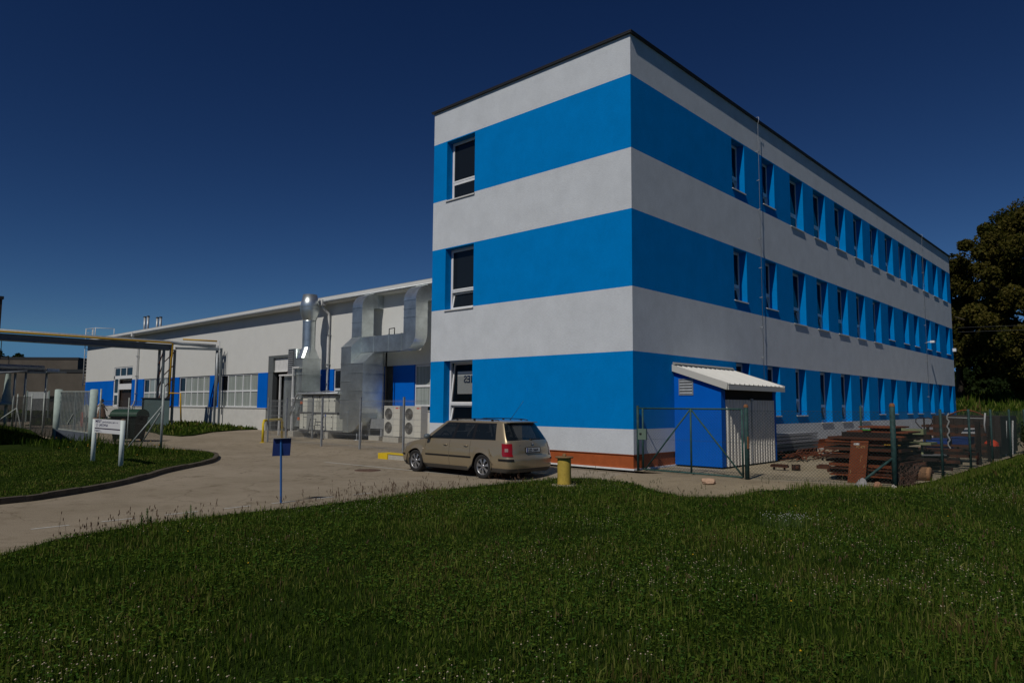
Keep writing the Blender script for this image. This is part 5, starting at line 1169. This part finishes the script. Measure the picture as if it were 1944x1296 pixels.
bk = tag(MB().lathe((5.30,4.75,.45), [(0,0),(.07,0),(.10,.22),(.09,.22),(.0,.05)], 16).build('bucket', mat('yellow_plastic', (.45,.24,.03), .5)), 'yellow plastic bucket hanging in front of the machine bench', 'bucket')
pj = thing('heart_shaped_handle', 'rusty heart shaped pull handle standing up behind the machine bench', 'pull handle', (5.3,5.9,0))
m = MB(); c = (5.42, 5.9, 1.27); P = [(0,-.20),(.12,-.08),(.20,.03),(.19,.12),(.1,.16),(0,.14),(-.1,.16),(-.19,.12),(-.20,.03),(-.12,-.08),(0,-.20)]
m.tube([(c[0]+a, c[1], c[2]+b) for a, b in P], .013, 6); m.tube([(c[0],c[1],.02),(c[0],c[1],c[2]+.14)], .022, 8); m.build('handle', M_RDARK, pj)
rk = thing('storage_rack', 'long rusty yard rack with a blue bin and grey sheets on its shelves', 'rack', (5.2,10,0))
for z, x0 in ((1.12,4.5),(.86,4.35),(.53,4.45),(.33,5.15)):
    m = MB(); m.bar((x0,9.7,z),(6.1,9.9,z),.10,.07); m.build('rail', M_RUST, rk)
    m = MB(); m.bar((x0,10.9,z),(6.1,11.1,z),.1,.07); m.build('rail', M_RUST, rk)
m = MB(); 
for x in (4.4,5.22,6.08): m.box(x-.04,x+.04,10.9,10.98,0,1.15)
m.box(6.02,6.14,9.2,9.32,0,1.3); m.build('upright', M_RDARK, rk)
m = MB(); P = []
for k in range(15): z = .38+k*.082; P.append((5.25+.035*math.sin(k*1.9), 9.62, z))
m.tube(P, .024, 6); m.tube([(6.22,9.6,.95),(6.2,9.6,1.2),(6.24,9.6,1.55)], .026, 6); m.tube([(5.25,9.6,1.40),(6.2,9.65,1.38)], .02, 6); m.build('pale_strap', mat('pale_strap', (.30,.30,.29), .6), rk)
m = MB(); m.tube([(5.24+.98*t, 9.7, 1.45+.18*math.sin(math.pi*t)) for t in np.linspace(0, 1, 14)], .02, 6); m.build('hoop', M_RUST2, rk)
for x0, x1, z0, z1, c, lab in ((4.50,5.18,.40,.72,(.01,.04,.20),'blue open bin on the lower shelf of the yard rack'),(5.3,5.75,.57,.80,(.012,.03,.13),'dark blue crate on the middle shelf of the yard rack')):
    t = thing('blue_bin', lab, 'bin', ((x0+x1)/2,10.1,z0)); m = MB(); m.box(x0,x1,9.8,10.6,z0,z1-.02); m.build('body', mat('blin%d' % int(z0*100), c, .5), t); m = MB(); m.box(x0-.02,x1+.02,9.78,10.62,z1-.03,z1); m.build('rim', mat('blin_rim', (.03,.06,.2), .5), t)
t = thing('blue_canister', 'small dark blue canister on the yard concrete under the rack', 'canister', (5.15,8.0,0)); m = MB(); m.box(5.02,5.24,7.9,8.1,0,.26); m.build('body', mat('canister_blue', (.004,.02,.10), .5), t); m = MB(); m.lathe((5.1,8,.26), [(.04,0),(.04,.03),(0,.035)], 8); m.build('cap', M_GALV, t)
t = thing('sheet', 'pale grey tilted metal sheet on the upper shelf of the yard rack', 'metal sheet', (5.75,9.85,.92)); m = MB(); m.raw([(5.55,9.8,.915),(5.95,9.8,.915),(6.02,10.25,1.14),(5.64,10.25,1.14),(5.55,9.82,.90),(5.95,9.82,.90),(6.02,10.27,1.13),(5.64,10.27,1.13)], [(0,1,2,3),(4,7,6,5),(0,4,5,1),(1,5,6,2),(2,6,7,3),(3,7,4,0)]); m.build('plate', mat('light_sheet', (.42,.42,.42), .4, metal=.3), t); m = MB(); m.bar((5.74,9.95,1.0),(5.88,10.0,1.03),.02); m.build('rod', M_RDARK, t)
ct = thing('dark_container', 'big dark brown box container behind the yard rack', 'container', (5.5,13,0)); m = MB(); m.box(4.0,6.05,13.5,17.0,.1,1.42)
m.build('body', mat('dark_brown', (.035,.022,.018), .9, noise=.2), ct)
m = MB()
for k in range(7): m.box(4.05+k*.3, 4.07+k*.3, 13.47,13.5,.15,1.38)
m.build('rib', M_RDARK, ct)
t = thing('orange_cover', 'orange red plastic cover near the far end of the yard fence', 'plastic cover', (5.7,13,.4)); m = MB(); m.lathe((5.85,12.9,.42), [(.22,0),(.20,.12),(.1,.2),(0,.22)], 12); m.build('shell', mat('orange_plastic', (.55,.05,.015), .5), t); m = MB(); m.box(5.6,6.1,12.7,13.1,.0,.42); m.build('base', M_RDARK, t)
for k, (x, y) in enumerate(((6.0,14.6),(6.05,15.7))):
    tag(MB().bar((x,y,0),(x+.05,y+.1,1.25), .05).build('stake', M_TRIM), ('nearer','farther')[k]+' pale stake leaning at the far end of the yard fence', 'stake')

# ================================================================== TREES
def leaf_cloud(centers, radii, n, size, mats, seed, squash=.8):
    r = np.random.default_rng(seed); k = r.integers(0, len(centers), n); C = np.array(centers)[k]; Rr = np.array(radii)[k]
    d = r.normal(size=(n, 3)); d /= np.linalg.norm(d, axis=1)[:, None]; rad = Rr*(r.random(n)**.45); P = C+d*rad[:, None]*np.array([1, 1, squash])
    a = r.normal(size=(n, 3)); a /= np.linalg.norm(a, axis=1)[:, None]; b = np.cross(a, r.normal(size=(n, 3))); b /= np.linalg.norm(b, axis=1)[:, None]
    s = size*(.5+r.random(n))[:, None]; a *= s; b *= s*.6
    V = np.stack([P-a, P+b, P+a, P-b], 1).reshape(-1, 3); idx = np.arange(n*4); cm = r.integers(0, len(mats), len(centers)); mi = np.where(r.random(n) < .55, cm[k], r.integers(0, len(mats), n))
    return V, np.full(n, 4), idx, mi
def leafmat(name, c):
    m = mat(name, c, .6, spec=.03, noise=.2, nscale=.6); t = m.node_tree; b = t.nodes['Principled BSDF']; out = [n for n in t.nodes if n.type == 'OUTPUT_MATERIAL'][0]
    tr = t.nodes.new('ShaderNodeBsdfTranslucent'); tr.inputs[0].default_value = (c[0]*1.3, c[1]*1.5, c[2]*.6, 1); mx = t.nodes.new('ShaderNodeMixShader'); mx.inputs[0].default_value = .3
    t.links.new(b.outputs[0], mx.inputs[1]); t.links.new(tr.outputs[0], mx.inputs[2]); t.links.new(mx.outputs[0], out.inputs[0]); return m
OAK = [leafmat('leaf_oak_a', (.070,.062,.014)), leafmat('leaf_oak_b', (.095,.080,.018)), leafmat('leaf_oak_c', (.048,.052,.012))]
DRK = [leafmat('leaf_dark_a', (.018,.030,.010)), leafmat('leaf_dark_b', (.026,.040,.012))]
M_BARK = mat('bark', (.05,.04,.03), .95, noise=.3, nscale=6, bump=.8, bscale=8)
def tree(name, lab, base, H, W, nleaf, size, mats, seed, group=None, trunk=.22, low=.15, lean=0, nb=26, cl=60, gap=1.0):
    r = random.Random(seed); t = thing(name, lab, 'tree', base, group); B = Vector(base); m = MB()
    th = H*.55; m.tube([B+Vector((0,0,-.5)), B+Vector((lean*.3,0,th*.5)), B+Vector((lean*.6,0,th)), B+Vector((lean,0,H*.93))], [H*.026+trunk*.3, H*.019, H*.013, H*.003], 10)
    C, Rd = [], []
    for k in range(nb):
        f = low+(1-low)*(k+.5)/nb; z = H*(f*.82+.02); a = k*2.399+r.uniform(-.4,.4); env = math.sin(math.pi*min(1, (f-low)/(1-low)*.86+.16))**.6*W
        ln = env*r.uniform(.72, 1.05); p0 = B+Vector((lean*f,0,z)); p1 = p0+Vector((math.cos(a)*ln*.55, math.sin(a)*ln*.55, ln*.16)); p2 = p0+Vector((math.cos(a)*ln, math.sin(a)*ln, ln*.34))
        m.tube([p0, p1, p2], [H*.008, H*.005, H*.002], 5, caps=False)
        for j in range(max(2, cl//nb)):
            u = r.uniform(.35, 1.05); q = p0.lerp(p2, u)+Vector((r.gauss(0,1), r.gauss(0,1), r.gauss(0,.6)))*W*.13; C.append(tuple(q)); Rd.append(W*r.uniform(.10,.21)*gap)
    C.append(tuple(B+Vector((lean,0,H*.90)))); Rd.append(W*.2)
    m.build('trunk', M_BARK, t)
    V, pn, idx, mi = leaf_cloud(C, Rd, nleaf, size, mats, seed); V -= np.array(base)
    bulk('crown', V, pn, idx, mats, mi, t); return t
tree('oak_tree', 'huge brownish green tree towering beyond the far end of the striped block', (1.0,66.5,2.1), 20.5, 8.2, 170000, .15, OAK, 12, lean=.3, nb=40, cl=240, low=.07, gap=.88)
tree('oak_tree', 'dark bushy tree at the right edge beside the huge tree', (12.5,76,2.5), 15, 7.5, 50000, .2, OAK, 8, nb=26, cl=110, low=.02)
tree('distant_tree', 'tree whose small tufts show above the roof of the striped block', (-5.4,70,2), 15.0, 5.6, 50000, .15, OAK, 5, nb=26, cl=150, low=.3, gap=.75)
for k, (x, y, h, w_, lab) in enumerate(((-9.5,92,10,6.5,'dark shrubby tree half hidden by the far corner of the striped block'),(-2.5,93,10,7,'dark shrubby tree low behind the meadow, nearest the striped block'),(5,95,10,8,'dark shrubby tree low behind the meadow, under the huge tree'),(15,97,10.5,8.5,'dark shrubby tree low behind the meadow at the right edge'),(27,98,12,9,'dark shrubby tree behind the meadow just outside the right edge'))):
    tree('shrub_tree', lab, (x,y,2.6), h, w_, 26000, .24, DRK, 30+k, 'dark trees behind the meadow', low=-.12, nb=22, cl=110)
for k, (D_, px_, h, w_, lab) in enumerate(((112,-8,10.6,5,'dark tree above the concrete block at the left edge'),(112,38,9.7,4,'dark round tree above the concrete block under the pipe bridge'),(125,75,8.9,3.6,'small light green tree top peeping over the concrete block'),(125,102,8.9,3.8,'middle one of the small tree tops over the concrete block'),(125,133,9.1,3.2,'rightmost small tree top beside the hall ladder'),(118,164,6.8,3.4,'dark tree between the concrete block and the factory hall'))):
    d = _F+_Rt*((px_-972)/1338.6); b = cam_ob.matrix_world.translation+d*D_; tree('distant_tree', lab, (b.x,b.y,0), h, w_, 7000, .22, DRK if k in (0,1,5) else [leafmat('leaf_lt', (.05,.07,.02)), DRK[1]], 50+k, 'distant trees over the concrete buildings', nb=14, cl=50, low=.25)
r_ = random.Random(77); UC = [(r_.uniform(-9,45), r_.uniform(89,94), 2.6+r_.uniform(0,3.2)) for _ in range(260)]
V, pn, idx, mi = leaf_cloud(UC, [1.6]*260, 70000, .28, DRK, 66); tag(bulk('undergrowth', V, pn, idx, DRK, mi), 'dark undergrowth along the far side of the meadow', 'undergrowth', kind='stuff')
# unseen trees added to give the ducts, the car and the panes dark reflections
for k, (x, y, h, w_, lab) in enumerate(((-44,-33,14,7,'first of four unseen trees added for dark reflections'),(-58,-38,16,8,'second of four unseen trees added for dark reflections'),(-72,-34,15,8,'third of four unseen trees added for dark reflections'),(-90,-42,17,9,'fourth of four unseen trees added for dark reflections'))):
    tree('reflection_tree', lab, (x,y,0), h, w_, 9000, .5, DRK, 80+k, 'unseen trees added for dark reflections', low=.02, nb=18, cl=60)
# overhead wires
pw = thing('power_line', 'pair of thin overhead wires crossing the huge tree', 'power line', (12,40,0))
m = MB()
for z in (7.35, 7.05): m.tube([(.3,38.9,z-.3),(14,46,z),(30,54,z+.2)], .007, 4)
m.build('wire', mat('wire_pale', (.12,.12,.115), .5), pw); m = MB(); m.tube([(30,54,2),(30,54,9.2)], .14, 8); m.build('pole', M_BARK, pw)

# ================================================================== GRASS AND WEEDS (numpy blades)
GM = [leafmat('grass_a', (.052,.088,.010)), leafmat('grass_b', (.090,.128,.018)), leafmat('grass_c', (.17,.18,.045)), leafmat('grass_d', (.022,.047,.006)), leafmat('grass_dry', (.11,.080,.030))]
def blades(name, X, Y_, Z, h, wd, mi, mats, label=None, cat=None, lean=.8, seed=1):
    n = len(X); r = np.random.default_rng(seed); a = r.random(n)*2*np.pi; la = r.random(n)*2*np.pi; ln = (r.random(n)**1.2)*lean*h
    dx, dy = np.cos(a)*wd/2, np.sin(a)*wd/2; lx, ly = np.cos(la)*ln, np.sin(la)*ln
    hz = np.sqrt(np.maximum(h*h-ln*ln, (.3*h)**2)); V = np.zeros((n, 5, 3))
    V[:,0] = np.stack([X-dx, Y_-dy, Z-.01], 1); V[:,1] = np.stack([X+dx, Y_+dy, Z-.01], 1)
    V[:,2] = np.stack([X+dx*.8+lx*.3, Y_+dy*.8+ly*.3, Z+hz*.58], 1); V[:,3] = np.stack([X-dx*.8+lx*.3, Y_-dy*.8+ly*.3, Z+hz*.58], 1)
    V[:,4] = np.stack([X+lx, Y_+ly, Z+hz*(1-.25*(ln/h))], 1)
    base = np.arange(n)[:, None]*5; idx = np.concatenate([base+np.array([0,1,2,3]), base+np.array([3,2,4])], 1).ravel()
    pn = np.tile([4,3], n); o = bulk(name, V.reshape(-1, 3), pn, idx, mats, np.repeat(mi, 2)); tag(o, label, cat, kind='stuff'); return o
def fnoise(x, y, s, seed):
    r = np.random.default_rng(seed); o = np.zeros_like(x)
    for k in range(6):
        f = s*(1.7**k); a = r.random()*6.28; o += np.sin(x*f*np.cos(a)+y*f*np.sin(a)+r.random()*6.28)*np.sin(-x*f*np.sin(a)*1.3+y*f*np.cos(a)*1.3+r.random()*6.28)/(1.35**k)
    return o
CX, CY = 10.2618, -15.7956
def sample(n, r0, r1, poly, a0=-48, a1=44, power=1.0, seed=1):
    g = np.random.default_rng(seed); u = g.random(n); 
    rr = (r0**power+u*(r1**power-r0**power))**(1/power) if power else r0*(r1/r0)**u
    th = np.radians(-42.77)+np.radians(a0+(a1-a0)*g.random(n)); x = CX+rr*np.sin(th); y = CY+rr*np.cos(th)
    k = inpoly(x, y, poly); return x[k], y[k], rr[k]
def grass_field(name, lab, n, r0, r1, poly, off, hf, wf, power, seed, mix=None, cat='grass', a0=-48, a1=44):
    x, y, r_ = sample(n, r0, r1, poly, a0, a1, power, seed); g = np.random.default_rng(seed+99); z = npzg(x, y)+off
    nz = fnoise(x, y, 1.1, 5); n2 = fnoise(x, y, .35, 9)
    h = hf*(.55+.75*g.random(len(x)))*(1+.22*nz)*(1+.15*n2)*(1+.02*r_); wd = wf*(.6+.8*g.random(len(x)))*(1+r_*.035)
    keep = h > .02; x, y, z, h, wd, nz, n2 = [q[keep] for q in (x, y, z, h, wd, nz, n2)]
    u = g.random(len(x))+.22*nz*.6; mi = np.where(u < .30, 3, np.where(u < .62, 0, np.where(u < .86, 1, np.where(u < 1.03, 2, 4))))
    mi = np.where((n2 < -.9) & (g.random(len(x)) < .07), 4, mi)
    return blades(name, x, y, z, h, wd, mi, GM, lab, cat, seed=seed)
grass_field('lawn_grass', 'lush uneven lawn grass filling the foreground', 330000, 1.6, 18, LAWN, .03, .052, .0055, 1.05, 1)
grass_field('lawn_tufts', 'broader longer grass blades standing out in tufts over the lawn', 26000, 1.6, 17, LAWN, .03, .098, .0085, 1.0, 17)
grass_field('lawn_grass', 'lawn grass at the right behind the yard fence', 70000, 16, 60, LAWN, .03, .075, .014, 1.0, 2, a0=8, a1=44)
grass_field('verge_grass', 'short verge grass between the curved kerb and the entrance fence', 130000, 12, 30, ISL, .10, .034, .009, 1.0, 3, a0=-48, a1=0)
grass_field('bed_grass', 'short grass bed in front of the factory hall', 26000, 38, 70, BED, .07, .10, .03, 1.0, 4, a0=-40, a1=0)
grass_field('field_grass', 'grass beyond the left fence', 22000, 48, 120, FARG, .05, .16, .05, 1.0, 6, a0=-40, a1=-5)
MEAD = [(.5,40),(60,40),(60,95),(-10,95),(-6,55),(-3,42)]
grass_field('meadow_grass', 'tall pale meadow grass beyond the scrap yard', 60000, 52, 110, MEAD, -.03, .34, .05, 1.0, 7, a0=5, a1=44)
# broad leaves, clover
def discs(name, X, Y_, Z, rad, mats, mi, lab, cat, seed, up=.75):
    n = len(X); r = np.random.default_rng(seed); a = r.normal(size=(n,3)); a[:,2] *= (1-up); a /= np.linalg.norm(a, axis=1)[:,None]; nn = np.stack([r.normal(size=n)*.4, r.normal(size=n)*.4, np.ones(n)], 1); b = np.cross(nn, a); b /= np.linalg.norm(b, axis=1)[:,None]
    P = np.stack([X, Y_, Z], 1); V = np.stack([P-a*rad[:,None], P+b*rad[:,None]*.55, P+a*rad[:,None], P-b*rad[:,None]*.55], 1).reshape(-1,3)
    o = bulk(name, V, np.full(n,4), np.arange(n*4), mats, mi); tag(o, lab, cat, kind='stuff'); return o
x, y, r_ = sample(110000, 1.8, 17, LAWN, power=1.0, seed=21); k = fnoise(x, y, .9, 33) > -.5; x, y, r_ = x[k], y[k], r_[k]; g = np.random.default_rng(4)
discs('clover_leaves', x, y, npzg(x, y)+.03+.02+.05*g.random(len(x)), (.008+.010*g.random(len(x)))*(1+.03*r_), [leafmat('clover', (.050,.110,.016)), GM[1]], g.integers(0, 2, len(x)), 'clover leaves mixed into the lawn', 'clover', 5)
def heads(name, x, y, z, rad, col, lab, cat, stem=True, flat=.7):
    """small octahedron heads on thin stems"""
    n = len(x); P = np.stack([x, y, z], 1); o8 = np.array([[1,0,0],[0,1,0],[-1,0,0],[0,-1,0],[0,0,flat],[0,0,-flat]])
    V = P[:,None,:]+o8[None]*rad[:,None,None]; T = np.array([[0,1,4],[1,2,4],[2,3,4],[3,0,4],[1,0,5],[2,1,5],[3,2,5],[0,3,5]]); idx = (np.arange(n)[:,None,None]*6+T[None]).reshape(-1); pn = np.full(n*8, 3); mi = np.zeros(n*8, int); V = V.reshape(-1,3)
    if stem:
        w_ = .0016; zb = npzg(x, y); S = np.stack([np.stack([x-w_, y, zb], 1), np.stack([x+w_, y, zb], 1), np.stack([x+w_, y, z], 1), np.stack([x-w_, y, z], 1)], 1).reshape(-1,3)
        idx = np.concatenate([idx, len(V)+np.arange(n*4)]); pn = np.concatenate([pn, np.full(n,4)]); mi = np.concatenate([mi, np.ones(n, int)]); V = np.concatenate([V, S])
    o = bulk(name, V, pn, idx, [mat(name+'_col', col, .8, noise=.15), mat('stem_green', (.05,.08,.02), .8)], mi); tag(o, lab, cat, kind='stuff'); return o
x, y, r_ = sample(15000, 2.2, 18, LAWN, power=1.0, seed=31); k = fnoise(x, y, .55, 44)+.9*(np.random.default_rng(3).random(len(x))-.5) > .55; x, y, r_ = x[k], y[k], r_[k]; g = np.random.default_rng(8)
heads('clover_flowers', x, y, npzg(x, y)+.08+.06*g.random(len(x)), .0035+.0065*g.random(len(x)), (.40,.33,.22), 'pale clover flower heads scattered over the lawn', 'flowers')
g = np.random.default_rng(12); a = g.normal(0, .20, 70); b = g.normal(0, .24, 70)
heads('daisies', 6.05+a, -5.2+b, .07+.03*g.random(70), .007+.004*g.random(70), (.55,.55,.50), 'patch of small white daisies in the middle of the lawn', 'flowers', flat=.4)
x, y, r_ = sample(60, 4, 16, LAWN, seed=77); heads('dandelions', x[:14], y[:14], npzg(x[:14], y[:14])+.12, np.full(14, .012), (.6,.35,.01), 'few yellow dandelions dotted over the lawn', 'flowers')
# seed stalks along the lawn edge and by the kerb
def stalks(name, pts, n, spread, h0, h1, lab, seed, col=(.10,.06,.035), off=0.0):
    g = np.random.default_rng(seed); P = np.array(pts); seg = g.integers(0, len(P)-1, n); t = g.random(n)[:,None]; Q = P[seg]*(1-t)+P[seg+1]*t+g.normal(0, spread, (n,2)); m = MB(); r = random.Random(seed)
    for x, y in Q:
        z = zg(x, y)+off; h = r.uniform(h0, h1)*(r.random()**.5); dx, dy = r.gauss(0,.07)*h*3, r.gauss(0,.07)*h*3; m.tube([(x,y,z),(x+dx*.4,y+dy*.4,z+h*.6),(x+dx,y+dy,z+h)], [.0022,.0016,.0012], 3, 0, False)
        for j in range(r.choice((1,1,3,4))):
            f = 1-.10*j; c = Vector((x+dx*f+r.gauss(0,.012)*j, y+dy*f+r.gauss(0,.012)*j, z+h*f)); m.lathe(c, [(0,-.022),(.006,-.008),(.006,.01),(0,.025)], 4, 0)
    o = m.build(name, mat(name+'_m', col, .9), None, fix=False); tag(o, lab, 'weeds', kind='stuff')
EDGE = [(-.57,-12.94),(-.87,-12.22),(-1.06,-11.43),(-1.1,-10.17),(-1.0,-8.91),(-1.04,-7.59),(-1.2,-6.1),(-1.12,-4.37),(-.99,-3.09)]
stalks('seed_stalks', EDGE, 190, .10, .10, .36, 'brown seed stalks standing along the lawn edge beside the road', 3)
stalks('seed_stalks', [(-1.0,-8.9),(-1.1,-6.0)], 80, .12, .2, .42, 'denser brown seed stalks left of the parked car', 4)
stalks('edge_stalks', [(-.5,-1.75),(1.1,-1.9),(3.2,-2.9),(4.2,-1.5),(5.4,-.2)], 90, .12, .1, .38, 'thin grass stalks along the concrete in front of the yard gate', 5, (.11,.10,.05))
stalks('lawn_stalks', [(3,-12),(6,-8),(9,-6),(7,-3),(2,-5)], 300, 1.6, .08, .17, 'brownish seed heads scattered through the lawn', 6, (.10,.065,.03))
for (x, y, h, n, lab) in ((-.98,-11.62,.24,26,'taller bright green weed at the lawn edge with three shoots'),(-1.05,-10.95,.22,18,'shorter bright green weed at the lawn edge right of the taller one')):
    wp = thing('weed_plant', lab, 'weed', (x,y,-.12)); g = np.random.default_rng(int(h*100)); m = MB(); mm = MB()
    for dx, dy, hh in ((0,0,h),(.05,-.09,h*.62),(-.03,.06,h*.45)):
        m.tube([(x+dx,y+dy,-.14),(x+dx,y+dy,-.12+hh)], .004, 5)
        for k in range(n*3):
            z = -.12+hh*(.1+.9*g.random()); a = g.random()*6.28; l = .035*(1.1-.5*(z+.12)/hh); d = Vector((math.cos(a), math.sin(a), .7))*l; s_ = Vector((-math.sin(a), math.cos(a), 0))*.006; p = Vector((x+dx,y+dy,z)); mm.face([p, p+d*.5+s_, p+d, p+d*.5-s_])
    m.build('stem', mat('stem_green', (0,0,0)), wp); mm.build('leaves', leafmat('bright_weed', (.09,.17,.04)), wp, fix=False)
# tall weeds with yellow flowers along the left fence
WE = [(-14.2,-5.4),(-17.3,-5.4),(-22.3,-6.3),(-25,-7.2),(-30,-6.6),(-38,-6.2),(-44,-7),(-30,-11),(-20,-8.6),(-14.6,-7.4)]
x, y, r_ = sample(60000, 22, 55, WE, a0=-48, a1=0, seed=51); g = np.random.default_rng(3); k = (fnoise(x, y, .8, 3) > -.9); x, y = x[k], y[k]; n = len(x)
hh = .34*(.5+.8*g.random(n))*(1+.25*fnoise(x, y, .7, 8)); blades('tall_weeds', x, y, npzg(x, y)+.08, np.maximum(hh, .08), .022*(.5+g.random(n)), g.choice([0,1,3,3], n), GM, 'tall dark weeds along the entrance fence', 'weeds', seed=8)
x, y, r_ = sample(1500, 22, 50, WE, a0=-48, a1=0, seed=61); k = fnoise(x, y, .6, 12) > .1; x, y = x[k], y[k]
heads('yellow_flowers', x, y, npzg(x, y)+.12+.34*g.random(len(x)), .016+.014*g.random(len(x)), (.42,.22,.02), 'small yellow flowers among the tall weeds at the entrance fence', 'flowers')
# weeds along the yard fence foot
YW = [(4.3,-.9),(5.6,-.25),(6.15,.2),(6.45,1.0),(6.5,14),(6.9,14),(6.8,1),(6.6,-.2),(5.2,-1.3)]
x, y, r_ = sample(300000, 13, 34, YW, a0=0, a1=44, seed=71); g = np.random.default_rng(5); n = len(x)
blades('fence_weeds', x, y, npzg(x, y)+.02, .13*(.4+g.random(n))*(1+.3*fnoise(x, y, 1.1, 8)).clip(.3), .012*(.5+g.random(n)), g.choice([0,1,1,2], n), GM, 'leafy weeds along the foot of the yard fence', 'weeds', seed=9, lean=.7)
# hanging dry brush behind the corner post
rb = random.Random(4); m = MB()
for k in range(80):
    x, y = 5.98+rb.uniform(-.05,.15), 1.1+rb.uniform(-.2,.9); h = rb.uniform(.15,.5); m.tube([(x,y,0),(x+rb.uniform(-.08,.08),y+rb.uniform(-.08,.08),h*.6),(x+rb.uniform(-.2,.2),y+rb.uniform(-.2,.2),h)], .004, 3, 0, False)
tag(m.build('dry_brush', mat('dry_brush', (.09,.055,.04), .9), None, fix=False), 'dry reddish brush tangled at the fence corner', 'brush', kind='stuff')
x, y = np.random.default_rng(2).normal(6.6, .25, 160), np.random.default_rng(3).uniform(15, 22, 160)
bu = thing('yard_bush', 'leafy bush with pale flowers beyond the end of the yard fence', 'bush', (6.5,19,0)); cs_ = [(6.3+random.random()*.9, 16.5+random.random()*6, .3+random.random()*.9) for _ in range(40)]
V, pn, idx, mi = leaf_cloud(cs_, [.35]*40, 9000, .05, DRK, 5); V -= np.array((6.5,19,0)); bulk('foliage', V, pn, idx, [leafmat('bush_a', (.035,.055,.02)), leafmat('bush_b', (.06,.075,.035))], mi, bu)
m = MB()
for c in cs_[:14]: m.tube([(c[0],c[1],0), c], .012, 4)
m.build('stem', M_BARK, bu)
